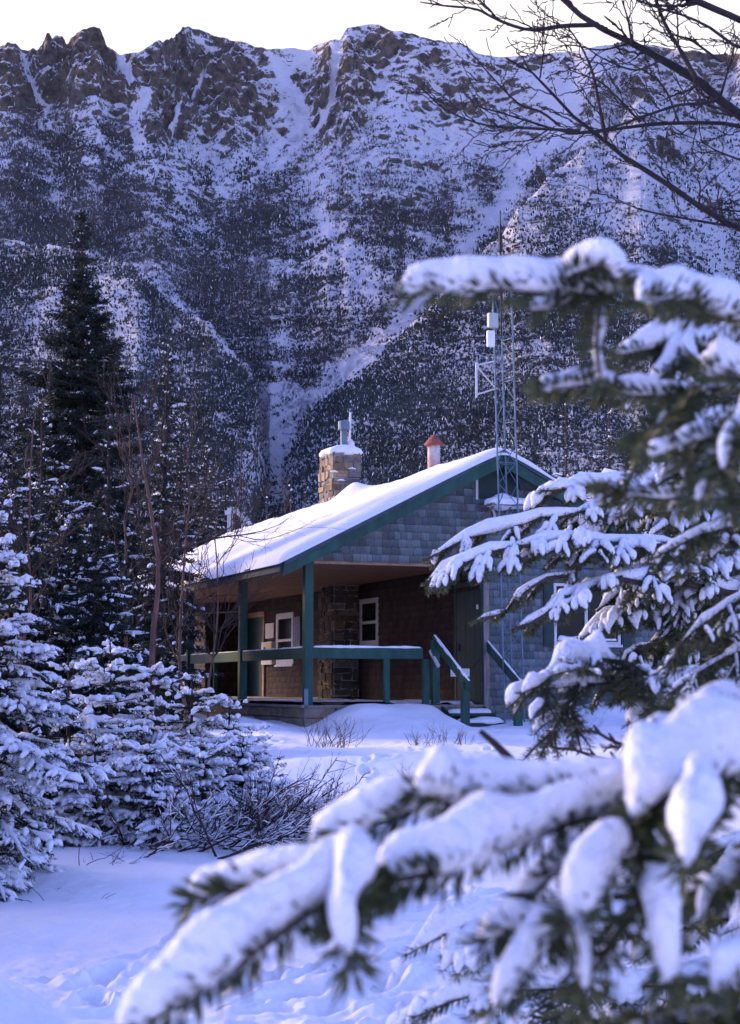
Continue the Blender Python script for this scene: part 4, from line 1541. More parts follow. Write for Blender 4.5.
shrub('dry_weeds', 425, 22.5, 'dry stalks in the snow left of the porch steps', 'weeds', 16, .3, (0, 0), 412, 0, m='weed', depth=1, r=.004, group=GW, up=1.0, rad=.3, kids=3, spread=.3)
shrub('dry_weeds', 452, 23.5, 'dry stalks at the foot of the porch steps', 'weeds', 16, .35, (0, 0), 413, 0, m='weed', depth=1, r=.004, group=GW, up=1.0, rad=.3, kids=3, spread=.3)
shrub('dry_weeds', 415, 17.6, 'few short brown stalks on the snow bank in the middle of the yard', 'weeds', 9, .22, (0, 0), 414, 0, m='weed', depth=1, r=.004, group=GW, up=1.0, rad=.2, kids=3, spread=.3)
shrub('dry_weeds', 575, 26.0, 'sparse thin stalks in the snow right of the steps below the window', 'weeds', 12, .4, (0, 0), 415, 0, m='weed', depth=1, r=.003, group=GW, up=.8, rad=.6, kids=3, spread=.4)
GS = 'fallen twigs lying on the snow'
shrub('fallen_twig', 62, 10.6, 'thin forked twig lying on the snow below the near left fir', 'twig', 2, .34, (.9, .15), 421, 0, depth=1, r=.005, group=GS, up=.10, rad=.04, kids=4)
shrub('fallen_twig', 20, 11.0, 'twigs poking from the snow under the nearest fir', 'twig', 4, .3, (.5, -.3), 422, 0, depth=1, r=.004, group=GS, up=.25, rad=.1, kids=3)
shrub('fallen_twig', 82, 11.8, 'straight dry stalk leaning out of the snow left of the bare shrubs', 'twig', 2, .36, (.5, .1), 423, 0, depth=0, r=.004, group=GS, up=.5, rad=.05, kids=2)
shrub('fallen_twig', 118, 12.0, 'fine dry twigs on the snow in front of the dark bare shrub', 'twig', 7, .2, (.3, 0), 424, 0, depth=1, r=.003, group=GS, up=.2, rad=.3, kids=3)

# thin reddish tree and its bare boughs over the porch roof
rt_base = base_at(152, 21)
rt = empty('bare_tree', rt_base)
tag(rt, 'thin bare tree with reddish trunk and twigs crossing the snowy roof', 'bare tree')
tw = Twigs(12)
trunk = [P(151, 700, 21), P(152, 655, 21), P(156, 605, 21), P(160, 575, 21), P(156, 545, 21), P(150, 505, 21), P(141, 450, 21), P(134, 395, 21)]
trunk[0] = rt_base
tw.add(trunk, .05, .008)
tw.wood('trunk', M['bark_red'], rt, n=10, rel=rt_base, wob=.12)
rg = np.random.default_rng(77)
tw = Twigs(10)


def traced(tw, pts, Y, r0, r1, n=5, L=.3, rg=rg, depth=1, spread=.45, sr=0.0, grav=0, minr=.0012):
    w = [P(p[0], p[1], Y + (p[2] if len(p) > 2 else 0)) for p in pts]
    line = smooth_line(w, tw.K)
    tw.add(line, r0, r1, sr=sr, s0=.02, s1=.98)
    for k in range(n):
        f = .2 + .8 * (k + rg.random()) / n
        a = min(int(f * (tw.K - 1)), tw.K - 2)
        t = nrm(line[a + 1] - line[a])
        dd = nrm(t + rg.normal(0, spread, 3) * np.array([1, .8, 1]))
        bare(tw, line[a], dd, L * (.5 + .7 * rg.random()), max(r1 * .8, (r0 + (r1 - r0) * f) * .45), rg, depth, spread, 0, .05, 3, grav, minr)


for pts, r0 in ([[(160, 575), (167, 556), (185, 548), (215, 538), (243, 535), (272, 528), (292, 516)], .022], [[(205, 545), (225, 530), (255, 518), (278, 508)], .009], [[(160, 575), (175, 545), (195, 520), (212, 488), (224, 462)], .014],
                [[(240, 536), (262, 540), (285, 534), (306, 526)], .007], [[(150, 505), (132, 480), (118, 440), (108, 405)], .012], [[(146, 480), (158, 455), (166, 420)], .010], [[(141, 450), (128, 428), (122, 396)], .008],
                [[(156, 605), (185, 610), (205, 606)], .006]):
    traced(tw, pts, 21, r0, .003, 6, .55)
tw.wood('branches', M['twig'], rt, n=5, rel=rt_base)

def thin_tree(px, Y, ty, label, seed, r=.035):
    rg2 = np.random.default_rng(seed)
    b = base_at(px, Y)
    H = top_at(ty, Y) - b[2]
    root = empty('bare_tree', b)
    tag(root, label, 'bare tree', 'thin bare trees before the left end of the cabin')
    tk = Twigs(12)
    f = np.linspace(0, 1, 12)[:, None]
    line = b + UP * H * f + np.cumsum(rg2.normal(0, .045, (12, 3)) * np.array([1, 1, 0]), 0)
    tk.add(line, r, r * .2)
    tk.wood('trunk', M['bark_red'], root, n=7, rel=b, wob=.12)
    tb = Twigs(8)
    for k in range(22):
        q = line[min(11, int(2.5 + 9 * rg2.random()))]
        a = rg2.random() * 6.283
        bare(tb, q, (math.cos(a) * .8, math.sin(a) * .8, .75 + .4 * rg2.random()), H * (.13 + .16 * rg2.random()), r * .34, rg2, 2, .4, .004 if rg2.random() < .3 else 0, .12, 4, 0, .0026)
    tb.wood('branches', M['twig'], root, n=4, rel=b)


thin_tree(122, 24, 400, 'thin bare tree just left of the leaning reddish trunk', 901)
thin_tree(183, 24.5, 448, 'thin bare tree overlapping the left end of the porch roof', 902, .03)
thin_tree(208, 27, 470, 'thin bare tree rising in front of the far end of the roof snow', 903, .026)
thin_tree(28, 20, 420, 'thin bare tree behind the nearest young fir at the left', 904, .03)

# dim bare birches in the left background: wood one cannot count
rg = np.random.default_rng(78)
tw = Twigs(6)
for k in range(70):
    Y = rg.uniform(36, 95)
    q = P(rg.uniform(-20, 262), 684, Y)
    b = np.array([q[0], q[1], gz(q[0], q[1]) - .1])
    bare(tw, b, (rg.normal(0, .06), rg.normal(0, .06), 1), rg.uniform(3.5, 6.5), rg.uniform(.025, .05), rg, 2, .34, 0, .1, 7, 0, .004, .5)
o = tw.wood('birch_thicket', M['twig'], None, n=4)
tag(o, 'thicket of bare purplish birches behind the left spruces', 'thicket', kind='stuff')

# bare tree reaching in at the upper right
bt_base = base_at(930, 8.2)
bt = empty('bare_tree', bt_base)
tag(bt, 'dark leafless tree reaching its branches in from the upper right', 'bare tree')
rg = np.random.default_rng(79)
tk = Twigs(14)
tk.add([bt_base, P(925, 600, 8.2), P(915, 420, 8.2), P(905, 260, 8.2), P(885, 120, 8.2), P(870, -40, 8.2), P(850, -200, 8.2)], .10, .05)
tk.wood('trunk', M['twig_black'], bt, n=10, rel=bt_base, wob=.08)
px2r = 8.0 / F / 2
BT = [
    [(895, 190), (830, 165), (740, 116), (718, 98), (697, 80), (662, 60), (632, 43), (593, 24), (563, 0), (545, -25)], 15, 4,
    [(885, 110), (820, 60), (740, 20), (701, 3), (670, -14)], 11, 6,
    [(596, 25), (563, 26), (530, 30), (498, 20), (476, 9), (446, 6), (420, 2)], 5, 1.5,
    [(498, 20), (488, 8), (476, -2)], 2.5, 1.2,
    [(900, 290), (820, 262), (740, 229), (718, 218), (688, 199), (662, 180), (628, 160), (606, 141), (580, 123), (550, 91), (537, 76), (506, 58)], 10, 2,
    [(840, 165), (790, 140), (740, 126), (714, 123), (679, 123), (645, 125), (610, 130), (576, 134), (550, 128), (515, 117), (476, 106)], 6, 1.8,
    [(718, 100), (700, 104), (679, 105), (645, 116), (610, 128), (576, 134)], 4, 2,
    [(580, 131), (563, 130), (525, 128), (485, 125), (446, 110), (420, 86)], 3.5, 1.2,
    [(606, 140), (599, 104), (593, 74), (582, 48), (567, 26)], 4.5, 1.5,
    [(760, 232), (740, 228), (671, 216), (636, 208), (610, 195)], 3.5, 1.2,
    [(560, 126), (541, 112), (519, 104), (493, 78), (467, 48)], 3, 1,
    [(697, 80), (679, 48), (666, 26), (656, 0), (650, -20)], 5, 3,
    [(860, 60), (790, 50), (740, 48), (714, 30), (688, 17), (662, 9), (636, 0)], 5, 2,
    [(632, 43), (628, 20), (622, 0)], 3, 1.5, [(679, 123), (668, 95), (655, 78), (628, 62)], 3, 1.2, [(640, 122), (615, 95), (600, 82), (570, 70)], 3, 1.2,
    [(720, 98), (728, 70), (735, 45)], 3, 1.5, [(662, 60), (636, 70), (606, 60), (584, 46)], 2.5, 1.2, [(540, 78), (543, 58), (546, 40)], 1.8, 1,
    [(688, 199), (712, 208), (745, 212)], 3, 1.5, [(550, 128), (530, 140), (500, 142)], 1.8, 1, [(628, 44), (600, 50), (570, 45), (548, 50)], 2.5, 1,
    [(718, 60), (690, 40), (660, 32)], 3, 1.5, [(740, 160), (715, 150), (700, 140)], 2.5, 1.2,
]
for k in range(0, len(BT), 3):
    tw = Twigs(16)
    traced(tw, BT[k], 8.0 + .25 * math.sin(k * 1.7), BT[k + 1] * px2r, BT[k + 2] * px2r, 10 if len(BT[k]) > 5 else 5, .24, rg, 1, .5, minr=.0024)
    tw.wood('branch', M['twig_black'], bt, n=7, rel=bt_base, wob=.18)


# ------------------------------------------------------------------ near fir boughs
def bough(tree, rel, pts, snow_px, needle_len, nd, Y0, twigs=0, tl=.12, rg=None, wood_px=5, K=40, wide=.6, lift=.7, nw=.0013, tsnow=.7, s0=.0, s1=1.0, lump=.4, freq=22, seed=3,
          extra=(), wobble=0.0, main_k=1.0, tfwd=.75, steep=.35, mat_n='needle_fir', flank=.55, fine=.25, droop=.12, n=14, sub=False, patch=0.0):
    """a traced bough (pixel, pixel, depth) with needles, snow and side twigs; extra = more traced lines with their own snow size"""
    px = Y0 / F
    tw = Twigs(K)
    for (line_pts, spx, a, b) in [(pts, snow_px, s0, s1)] + list(extra):
        w = [P(p[0], p[1], p[2] if len(p) > 2 else Y0) for p in line_pts]
        line = smooth_line(w, K)
        if wobble > 0:
            line = line + wobble * np.stack([fbm(line * 7, 2, 81), fbm(line * 7, 2, 82), fbm(line * 7, 2, 83)], -1)
        tw.add(line, wood_px * px * .5, wood_px * px * .18, needle_len, nd, spx * px * main_k, a, b)
        main = line_pts is pts
        for k in range(twigs if main else twigs // 3):
            f = .12 + .86 * (k + rg.random() * .7) / max(1, (twigs if main else twigs // 3))
            i = min(int(f * (K - 1)), K - 2)
            t = nrm(line[i + 1] - line[i])
            sg = 1 if k % 2 else -1
            sd = nrm(np.cross(t, UP)) * sg
            # roots lie toward the trunk, tips away: lines are traced from tip to trunk or trunk to tip, so aim by the limb's own run
            dd = nrm(t * tfwd + sd * (.45 + .45 * rg.random()) + UP * rg.normal(-.16, .18))
            L = tl * (.55 + .75 * rg.random()) * (1.1 - .55 * f)
            uu = np.linspace(0, 1, K)[:, None]
            tp = line[i] + dd * L * uu - UP * droop * L * uu ** 1.7 + rg.normal(0, .012 * L, 3) * uu ** 2
            tw.add(tp, wood_px * px * .28, wood_px * px * .12, needle_len, nd, snow_px * px * (.6 + .5 * rg.random()) if rg.random() < tsnow else 0, .06, 1.0)
            if sub:
                for sg2 in (-1, 1):
                    for f2 in (.35, .62):
                        q2 = tp[int(f2 * (K - 1))]
                        d2 = nrm(dd * .75 + np.cross(dd, UP) * sg2 * .7 + UP * rg.normal(-.08, .1))
                        L2 = L * (.35 + .2 * rg.random())
                        tp2 = q2 + d2 * L2 * uu - UP * droop * L2 * uu ** 1.6
                        tw.add(tp2, wood_px * px * .2, wood_px * px * .1, needle_len, nd, snow_px * px * (.55 + .4 * rg.random()) if rg.random() < tsnow else 0, .06, 1)
    b = tw.wood('branch', M['bark'], tree, n=6, rel=rel, wob=.15)
    nd_o = tw.needles('needles', M[mat_n], b, w=nw, rel=rel, seed=seed, flank=flank, fwd=.4)
    tw.snow('snow', M['snow'], b, n=n, rel=rel, lump=lump, freq=freq, wide=wide, lift=lift, seed=seed, fine=fine, patch=patch, steep=steep)
    return b


rg = np.random.default_rng(91)
# the near fir: its trunk stands just outside the picture on the right
nf_base = np.array([1.15, 1.75, gz(1.15, 1.75) - .05])
nf = empty('fir_tree', nf_base)
tag(nf, 'near blurred fir whose thick snow covered boughs reach in from the right', 'fir tree')
mb = MB()
mb.tube([(0, 0, 0), (.01, .02, .8), (0, .03, 1.6), (-.01, .02, 2.4), (0, 0, 3.2)], [.06, .052, .042, .03, .012], 12)
mb.build('trunk', M['bark'], nf, smooth=True)
TRK = lambda h, f=0.0: nf_base + np.array([0, 0, h])
NL, ND = .027, 1900


def bp(*pts):
    return list(pts)


def near(pts, spx, Y0, extra=(), **k):
    a = dict(rg=rg, twigs=0, K=48, wood_px=8, nw=.0034, freq=24, wide=.5, lift=.55, steep=.8)
    a.update(k)
    return bough(nf, nf_base, pts, spx, NL, ND, Y0, extra=extra, **a)


# upper bough
near(bp((960, 380, 1.72), (860, 345, 1.62), (760, 322, 1.55), (690, 308, 1.5), (640, 294, 1.5), (600, 290, 1.5), (540, 291, 1.5), (450, 290, 1.5), (394, 294, 1.5)), 22, 1.5, twigs=0, lump=.35, freq=15,
     extra=[(bp((560, 284, 1.5), (580, 272, 1.485), (604, 268, 1.475), (624, 282, 1.47)), 16, 0, 1), (bp((700, 305, 1.5), (672, 300, 1.45), (640, 300, 1.4)), 17, .2, 1),
            (bp((600, 292, 1.5), (599, 320, 1.49), (597, 350, 1.48), (602, 384, 1.47)), 15, .1, .95), (bp((585, 292, 1.52), (555, 306, 1.5), (530, 310, 1.48)), 10, .1, 1)])
near(bp((960, 420, 1.9), (820, 390, 1.8), (740, 392, 1.75), (680, 396, 1.7), (620, 394, 1.7), (575, 390, 1.7), (536, 391, 1.7)), 11, 1.7, lump=.6, freq=16,
     extra=[(bp((620, 393, 1.7), (590, 386, 1.69), (560, 386, 1.68), (540, 390, 1.67)), 13, 0, 1), (bp((690, 396, 1.7), (665, 418, 1.6), (648, 436, 1.55), (630, 452, 1.5)), 4, .1, .6), (bp((690, 396, 1.7), (676, 420, 1.65), (668, 440, 1.6)), 8, .2, 1)])
near(bp((960, 360, 2.2), (840, 345, 2.1), (740, 345, 2.0), (690, 348, 1.95), (640, 350, 1.9), (612, 356, 1.9)), 14, 1.9, lump=.6, freq=14, twigs=4, tl=.1,
     extra=[(bp((700, 347, 1.95), (665, 372, 1.9), (650, 386, 1.9)), 12, .2, 1)])
near(bp((960, 400, 1.6), (860, 385, 1.55), (780, 380, 1.5), (730, 378, 1.5), (700, 368, 1.5)), 19, 1.5, lump=.4, freq=16, twigs=0)
near(bp((960, 430, 1.5), (850, 420, 1.45), (780, 415, 1.42), (735, 440, 1.4), (712, 462, 1.4), (692, 486, 1.4)), 15, 1.4, lump=.5, freq=18, twigs=5, tl=.07,
     extra=[(bp((790, 415, 1.42), (750, 420, 1.4), (728, 452, 1.38), (722, 470, 1.37)), 20, .1, 1), (bp((740, 430, 1.4), (705, 440, 1.42), (680, 470, 1.42)), 5, .1, .7)])
near(bp((960, 520, 1.9), (850, 500, 1.85), (760, 500, 1.8), (700, 498, 1.8), (640, 496, 1.8), (600, 492, 1.8)), 7, 1.8, lump=.6, freq=20, twigs=7, tl=.10, tsnow=.6)
# big lower bough
near(bp((960, 640, 1.35), (860, 690, 1.28), (790, 735, 1.22), (730, 765, 1.2), (680, 788, 1.2), (640, 794, 1.2), (560, 795, 1.2), (480, 798, 1.2), (400, 815, 1.2), (345, 838, 1.2), (306, 858, 1.2)), 25, 1.2, lump=.28, freq=13, wood_px=12,
     extra=[
         (bp((640, 800, 1.2), (590, 815, 1.17), (520, 842, 1.15), (440, 872, 1.13), (372, 892, 1.12)), 28, .02, .98),
         (bp((440, 868, 1.13), (400, 878, 1.12), (350, 888, 1.12), (310, 884, 1.12), (250, 886, 1.13), (188, 902, 1.14)), 21, .3, 1),
         (bp((390, 882, 1.12), (340, 890, 1.09), (290, 926, 1.06), (230, 968, 1.04), (180, 1002, 1.03), (120, 1045, 1.02)), 32, .12, 1),
         (bp((372, 888, 1.12), (350, 900, 1.08), (344, 930, 1.05), (352, 972, 1.03)), 36, .1, .9),
         (bp((470, 798, 1.2), (440, 792, 1.185), (414, 790, 1.18)), 24, .0, 1),
     ])
near(bp((960, 700, 1.3), (850, 740, 1.25), (770, 770, 1.2), (710, 770, 1.17), (660, 800, 1.15), (632, 822, 1.12)), 42, 1.17, lump=.3, freq=12, wood_px=12,
     extra=[
         (bp((720, 780, 1.15), (700, 820, 1.1), (690, 845, 1.06), (686, 868, 1.04)), 38, .3, 1),
         (bp((650, 805, 1.15), (620, 850, 1.12), (592, 890, 1.1), (566, 924, 1.08)), 34, .3, .95),
         (bp((660, 810, 1.15), (640, 850, 1.15), (650, 890, 1.12), (664, 940, 1.1), (668, 990, 1.08)), 34, .45, .97),
         (bp((620, 850, 1.14), (560, 870, 1.16), (520, 910, 1.17)), 20, .1, 1),
         (bp((560, 915, 1.13), (545, 945, 1.12), (520, 975, 1.11), (495, 1015, 1.1)), 26, .0, 1),
         (bp((560, 930, 1.13), (575, 955, 1.12), (585, 990, 1.11)), 22, .1, 1),
         (bp((545, 938, 1.13), (510, 930, 1.13), (480, 945, 1.13)), 18, .1, 1),
         (bp((650, 890, 1.12), (600, 960, 1.15), (570, 1010, 1.15)), 8, .3, .6),
     ])
near(bp((960, 690, 1.6), (860, 705, 1.5), (780, 712, 1.45), (720, 722, 1.42), (680, 738, 1.4), (640, 742, 1.4)), 16, 1.4, lump=.5, freq=15, twigs=5, tl=.08,
     extra=[(bp((740, 718, 1.43), (715, 712, 1.4), (692, 722, 1.38)), 22, .05, 1)])
near(bp((960, 900, 1.2), (860, 930, 1.15), (790, 955, 1.12), (745, 975, 1.1), (712, 992, 1.08)), 24, 1.1, lump=.4, freq=14)
near(bp((960, 830, 1.4), (850, 850, 1.35), (770, 860, 1.3), (720, 885, 1.28), (700, 920, 1.26)), 12, 1.28, lump=.6, freq=16, twigs=6, tl=.10, tsnow=.5)
near(bp((960, 950, 1.3), (850, 985, 1.25), (760, 1005, 1.2), (690, 1020, 1.18), (620, 1035, 1.16)), 6, 1.2, lump=.6, freq=16, twigs=10, tl=.12, tsnow=.4)

# the fir in sharper focus: boughs crossing in front of the window
mf_base = np.array([1.95, 6.9, gz(1.95, 6.9) - .05])
mf = empty('fir_tree', mf_base)
tag(mf, 'mid distance fir with snowy fanned boughs crossing in front of the cabin window', 'fir tree')
mb = MB()
mb.tube([(0, 0, 0), (.02, .02, 1.2), (0, .03, 2.4), (-.01, .02, 3.6), (0, 0, 4.6)], [.09, .08, .06, .04, .01], 12)
mb.build('trunk', M['bark'], mf, smooth=True)


def midb(pts, spx, Y0, extra=(), **k):
    a = dict(rg=rg, twigs=34, tl=.21, K=22, main_k=.85, wobble=.05, wood_px=8, nw=.0042, freq=15, n=10, tsnow=.82, sub=True, lump=.6, fine=.22, wide=.62, lift=.6, droop=.35, patch=.0, tfwd=.9)
    a.update(k)
    return bough(mf, mf_base, pts, spx, .027, 1000, Y0, extra=extra, **a)


midb(bp((870, 520, 6.8), (780, 548, 6.7), (720, 556, 6.6), (650, 548, 6.4), (580, 540, 6.2), (520, 550, 6.1), (470, 562, 6.0), (424, 580, 6.0)), 7, 6.2, wood_px=11)
midb(bp((870, 480, 6.9), (760, 500, 6.8), (690, 512, 6.7), (620, 508, 6.5), (560, 512, 6.3), (510, 524, 6.2), (460, 542, 6.1), (430, 556, 6.0)), 8, 6.2, twigs=20)
midb(bp((870, 470, 7.0), (760, 480, 6.9), (690, 486, 6.8), (630, 484, 6.6), (580, 490, 6.5), (540, 500, 6.4)), 8, 6.5, twigs=18)
midb(bp((870, 600, 6.8), (740, 595, 6.6), (700, 578, 6.5), (650, 574, 6.3), (600, 588, 6.2), (560, 606, 6.1), (516, 636, 6.0)), 9, 6.1, wood_px=14, twigs=18)
midb(bp((700, 560, 6.5), (640, 548, 6.3), (570, 572, 6.2), (520, 598, 6.1), (472, 626, 6.0)), 5, 6.1, twigs=8, tl=.12, patch=.4)
midb(bp((870, 640, 6.9), (780, 620, 6.8), (720, 612, 6.7), (670, 630, 6.6), (630, 655, 6.5), (606, 690, 6.4)), 5, 6.5, twigs=18, tl=.26, tsnow=.45, patch=.3)
midb(bp((870, 650, 7.0), (790, 640, 6.9), (740, 632, 6.8), (700, 625, 6.7), (660, 610, 6.6), (636, 600, 6.5)), 6, 6.7, twigs=18, tl=.26, tsnow=.6, patch=.2)
midb(bp((870, 690, 7.2), (800, 672, 7.1), (740, 668, 7.0), (700, 660, 6.9), (665, 650, 6.8)), 7, 6.9, twigs=16, tl=.24, tsnow=.65, patch=.2)
midb(bp((870, 560, 7.4), (800, 565, 7.3), (740, 575, 7.2), (690, 590, 7.1), (650, 600, 7.0)), 7, 7.0, twigs=18, tl=.3, tsnow=.5, patch=.2)
midb(bp((870, 690, 6.6), (790, 700, 6.5), (730, 700, 6.4), (690, 715, 6.3), (650, 735, 6.2)), 7, 6.3, twigs=16, tl=.22, tsnow=.6, patch=.2)
midb(bp((870, 470, 7.3), (770, 476, 7.2), (700, 482, 7.1), (640, 492, 7.0), (600, 506, 6.9), (568, 520, 6.8)), 8, 6.9, twigs=22)
midb(bp((870, 440, 7.4), (790, 452, 7.3), (720, 462, 7.2), (660, 470, 7.1), (620, 482, 7.0), (590, 492, 7.0)), 8, 7.0, twigs=20)
midb(bp((870, 560, 7.0), (780, 566, 6.9), (700, 580, 6.8), (650, 600, 6.7), (615, 622, 6.6), (596, 640, 6.6)), 7, 6.7, twigs=24, tsnow=.6)
midb(bp((870, 600, 7.1), (790, 606, 7.0), (720, 626, 6.9), (670, 642, 6.8), (636, 664, 6.7)), 6, 6.8, twigs=24, tsnow=.5)
midb(bp((870, 640, 7.2), (790, 655, 7.1), (730, 668, 7.0), (680, 676, 6.9), (640, 690, 6.8)), 6, 6.9, twigs=22, tsnow=.5)
midb(bp((760, 575, 6.8), (700, 586, 6.7), (650, 592, 6.6), (618, 608, 6.55), (592, 632, 6.5), (580, 652, 6.5)), 7, 6.6, twigs=26, tsnow=.55, tl=.2)
midb(bp((760, 540, 6.9), (700, 556, 6.8), (655, 566, 6.7), (622, 584, 6.65), (600, 606, 6.6)), 7, 6.7, twigs=26, tsnow=.6, tl=.2)
midb(bp((780, 486, 7.2), (710, 494, 7.1), (650, 502, 7.0), (602, 516, 6.9), (556, 534, 6.8)), 9, 7.0, twigs=28, tsnow=.85)
# a lower, nearer bough of a third fir
lf_base = np.array([1.45, 3.9, gz(1.45, 3.9) - .05])
lf = empty('fir_tree', lf_base)
tag(lf, 'low bushy fir at the lower right, between the near boughs and the window fir', 'fir tree')
mb = MB()
mb.tube([(0, 0, 0), (.01, .01, .7), (0, .02, 1.4), (0, 0, 2.0)], [.05, .045, .03, .008], 10)
mb.build('trunk', M['bark'], lf, smooth=True)


def lowb(pts, spx, Y0, extra=(), **k):
    a = dict(rg=rg, twigs=12, tl=.16, K=18, wood_px=8, nw=.0022, freq=20, n=12, tsnow=.7, sub=True, lump=.5, fine=.2, wide=.7, lift=.6, droop=.2, patch=.05)
    a.update(k)
    return bough(lf, lf_base, pts, spx, .021, 1300, Y0, extra=extra, **a)


lowb(bp((980, 640, 4.0), (860, 672, 3.9), (780, 684, 3.8), (700, 682, 3.7), (640, 682, 3.7), (580, 684, 3.6), (522, 694, 3.6)), 10, 3.7, twigs=9, tl=.16, tsnow=.5,
     extra=[(bp((612, 680, 3.65), (570, 664, 3.6), (540, 684, 3.55), (520, 694, 3.55)), 17, .15, 1), (bp((640, 670, 3.7), (610, 660, 3.65), (572, 662, 3.6)), 13, .1, 1), (bp((660, 684, 3.7), (636, 668, 3.65), (618, 662, 3.62)), 11, .3, 1),
            (bp((580, 685, 3.6), (575, 698, 3.6), (566, 712, 3.58)), 8, .2, 1), (bp((720, 684, 3.7), (680, 700, 3.65), (600, 690, 3.6)), 11, .2, 1)])
lowb(bp((980, 700, 3.6), (860, 716, 3.5), (780, 728, 3.4), (720, 738, 3.3), (660, 742, 3.3), (605, 748, 3.3)), 6, 3.4, twigs=12, tl=.12, tsnow=.35)
lowb(bp((980, 880, 3.4), (860, 900, 3.3), (760, 915, 3.2), (660, 925, 3.1), (560, 925, 3.0), (480, 922, 2.95), (430, 940, 2.9), (404, 956, 2.9)), 14, 3.0, twigs=18, tl=.15, tsnow=.95, patch=0)
lowb(bp((980, 930, 3.3), (860, 950, 3.2), (760, 968, 3.1), (660, 985, 3.0), (560, 988, 2.95), (480, 992, 2.9), (412, 1018, 2.85)), 12, 3.0, twigs=20, tl=.17, tsnow=.8, patch=.05)
lowb(bp((980, 970, 3.2), (860, 985, 3.1), (760, 1000, 3.0), (660, 1018, 2.9), (560, 1030, 2.85), (470, 1040, 2.8)), 7, 2.9, twigs=20, tl=.24, tsnow=.4, patch=.3)
lowb(bp((980, 850, 3.6), (860, 860, 3.5), (780, 870, 3.4), (700, 880, 3.3), (620, 895, 3.25), (560, 910, 3.2)), 7, 3.3, twigs=18, tl=.22, tsnow=.5, patch=.25)
lowb(bp((980, 800, 3.7), (860, 820, 3.6), (780, 830, 3.5), (720, 850, 3.45), (660, 880, 3.4)), 7, 3.4, twigs=16, tl=.2, tsnow=.5, patch=.25)
lowb(bp((980, 1000, 3.0), (860, 1020, 2.9), (760, 1040, 2.85), (660, 1050, 2.8), (560, 1060, 2.75)), 6, 2.8, twigs=18, tl=.22, tsnow=.35, patch=.3)

# fuller, darker boughs filling the right side behind the near ones
for pts_, Y0, sp in ((bp((900, 400, 2.9), (800, 400, 2.8), (740, 412, 2.7), (690, 424, 2.65), (650, 440, 2.6)), 2.7, 8),
                     (bp((900, 440, 3.0), (800, 455, 2.9), (740, 462, 2.8), (690, 470, 2.75), (655, 486, 2.7)), 2.8, 8),
                     (bp((900, 330, 3.1), (800, 338, 3.0), (740, 345, 2.9), (690, 366, 2.85), (660, 380, 2.8)), 2.9, 8),
                     (bp((900, 510, 3.3), (800, 520, 3.2), (740, 525, 3.1), (690, 540, 3.0), (650, 560, 3.0)), 3.1, 7),
                     (bp((900, 560, 3.5), (800, 580, 3.4), (740, 600, 3.3), (700, 625, 3.2), (675, 650, 3.2)), 3.3, 6),
                     (bp((900, 620, 3.5), (800, 640, 3.4), (740, 650, 3.3), (700, 672, 3.2), (660, 700, 3.2)), 3.3, 6)):
    bough(lf, lf_base, pts_, sp, .022, 1100, Y0, rg=rg, twigs=18, tl=.13, K=16, wood_px=7, nw=.0024, freq=20, n=10, tsnow=.5, sub=True, lump=.45, wide=.62, lift=.6, droop=.4, patch=.15, tfwd=.9)

# two budded bare twigs in the yard at mid right and a snapped twig tip
GB = 'bare budded twigs beside the low fir'
for nm, pts, lab in (('budded_twig', [(690, 768), (640, 762), (600, 758), (575, 750), (553, 748)], 'lower of two bare budded twigs pointing left over the snow by the low fir'),
                     ('budded_twig', [(690, 750), (650, 752), (615, 742), (596, 732), (582, 731)], 'upper of two bare budded twigs pointing left over the snow by the low fir'),
                     ('broken_twig', [(520, 770), (505, 754), (494, 743), (480, 731)], 'short dark snapped twig standing behind the big snowy bough')):
    tw = Twigs(14)
    Y0 = 3.2 if nm == 'budded_twig' else 2.2
    w = [P(a, b, Y0) for a, b in pts]
    tw.add(w, .006 if nm == 'budded_twig' else .008, .003 if nm == 'budded_twig' else .004)
    ln = smooth_line(w, 14)
    if nm == 'budded_twig':
        for k in range(3, 14, 2):
            tw.add([ln[k], ln[k] + np.array([-.006, 0, .010]), ln[k] + np.array([-.010, 0, .016])], .005, .002)
    bpos = w[0]
    ro = empty(nm, bpos)
    tag(ro, lab, 'twig', GB if nm == 'budded_twig' else None)
    tw.wood('stem', M['twig'], ro, n=6, rel=bpos)

# ------------------------------------------------------------------ haze
mh = bpy.data.materials.new('cold_air')
mh.use_nodes = True
nt = mh.node_tree
nt.nodes.clear()
out = nt.nodes.new('ShaderNodeOutputMaterial')
pv = nt.nodes.new('ShaderNodeVolumePrincipled')
pv.inputs['Color'].default_value = (.9, .93, 1, 1)
pv.inputs['Density'].default_value = 0.00002
nt.links.new(pv.outputs['Volume'], out.inputs['Volume'])
HAZE = True
if HAZE:
    mb = MB()
    mb.box((-3600, -3300, -70), (3600, 3600, 640))
    hz = mb.build('haze', mh)
    tag(hz, 'thin cold valley air between the cabin and the mountain', None, kind='stuff')

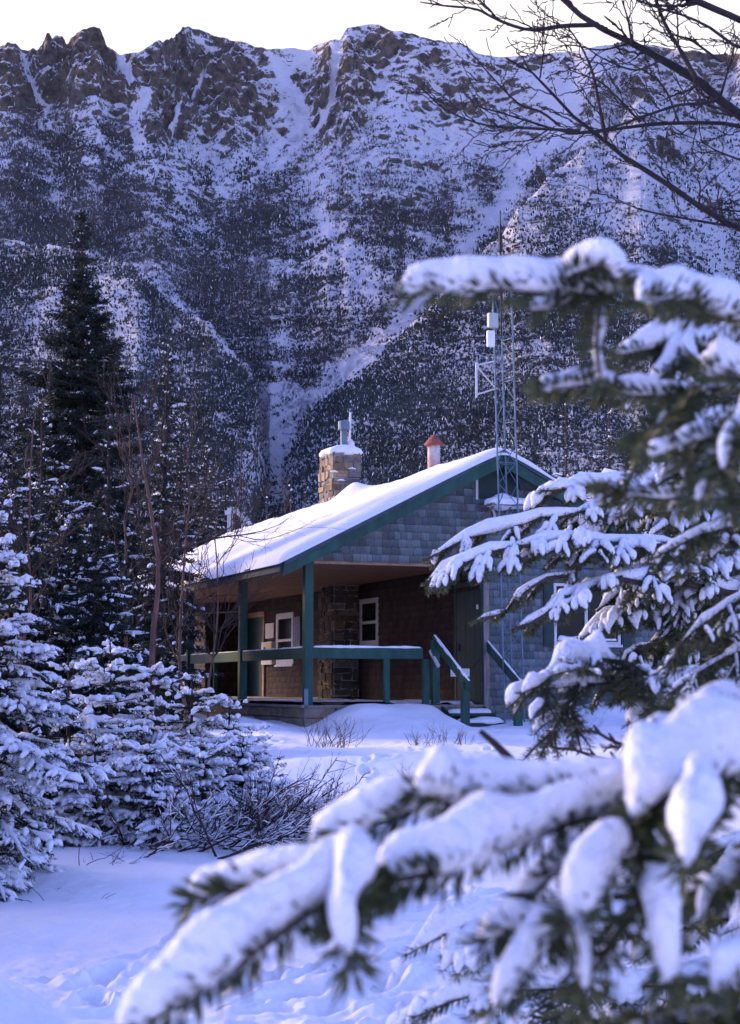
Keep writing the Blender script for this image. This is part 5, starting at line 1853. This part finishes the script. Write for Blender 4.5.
# ------------------------------------------------------------------ light and sky
SUN_EL, SUN_AZ = math.radians(21), math.radians(-62)      # a soft bright quarter of thin cloud low on the left
world = bpy.data.worlds.new('World')
scene.world = world
world.use_nodes = True
wn = world.node_tree
bg = wn.nodes['Background']
sky = wn.nodes.new('ShaderNodeTexSky')
sky.sky_type = 'NISHITA'
sky.sun_disc = False
sky.sun_elevation = SUN_EL
sky.sun_rotation = SUN_AZ
sky.altitude = 900
sky.air_density = 1.0
sky.dust_density = 2.0
sky.ozone_density = 1.5
tint = wn.nodes.new('ShaderNodeMix')
tint.data_type = 'RGBA'
tint.blend_type = 'MULTIPLY'
tint.inputs['Factor'].default_value = 1
tint.inputs['B'].default_value = (1.0, .90, 1.52, 1)
wn.links.new(sky.outputs['Color'], tint.inputs['A'])
# thin bright veil of cloud low in the sky beyond the ridge
wtc = wn.nodes.new('ShaderNodeTexCoord')
dotn = wn.nodes.new('ShaderNodeVectorMath')
dotn.operation = 'DOT_PRODUCT'
gd = Vector((math.sin(math.radians(-8)) * math.cos(math.radians(14)), math.cos(math.radians(-8)) * math.cos(math.radians(14)), math.sin(math.radians(14))))
dotn.inputs[1].default_value = gd
wn.links.new(wtc.outputs['Generated'], dotn.inputs[0])
mrg = wn.nodes.new('ShaderNodeMapRange')
mrg.interpolation_type = 'SMOOTHSTEP'
mrg.inputs['From Min'].default_value = 0.80
mrg.inputs['From Max'].default_value = 0.965
wn.links.new(dotn.outputs['Value'], mrg.inputs['Value'])
veil = wn.nodes.new('ShaderNodeMix')
veil.data_type = 'RGBA'
veil.inputs['B'].default_value = (3.5, 3.25, 3.2, 1)
wn.links.new(mrg.outputs['Result'], veil.inputs['Factor'])
wn.links.new(tint.outputs['Result'], veil.inputs['A'])
wn.links.new(veil.outputs['Result'], bg.inputs['Color'])
bg.inputs['Strength'].default_value = 0.12
sd = bpy.data.lights.new('sun', 'SUN')
sd.energy = 1.75
sd.angle = math.radians(16)
sd.color = (1, .74, .42)
so = bpy.data.objects.new('sun', sd)
COL.objects.link(so)
dv = Vector((math.sin(SUN_AZ) * math.cos(SUN_EL), math.cos(SUN_AZ) * math.cos(SUN_EL), math.sin(SUN_EL)))
so.rotation_euler = dv.to_track_quat('Z', 'Y').to_euler()

scene.view_settings.view_transform = 'Standard'
scene.view_settings.look = 'None'
scene.view_settings.gamma = 1
scene.view_settings.exposure = 1.68
scene.render.engine = 'CYCLES'
cy = scene.cycles
cy.max_bounces = 5
cy.diffuse_bounces = 3
cy.glossy_bounces = 2
cy.volume_bounces = 0
cy.caustics_reflective = False
cy.caustics_refractive = False
cy.use_denoising = True
try:
    cy.denoiser = 'OPENIMAGEDENOISE'
except Exception:
    pass
cy.use_adaptive_sampling = False
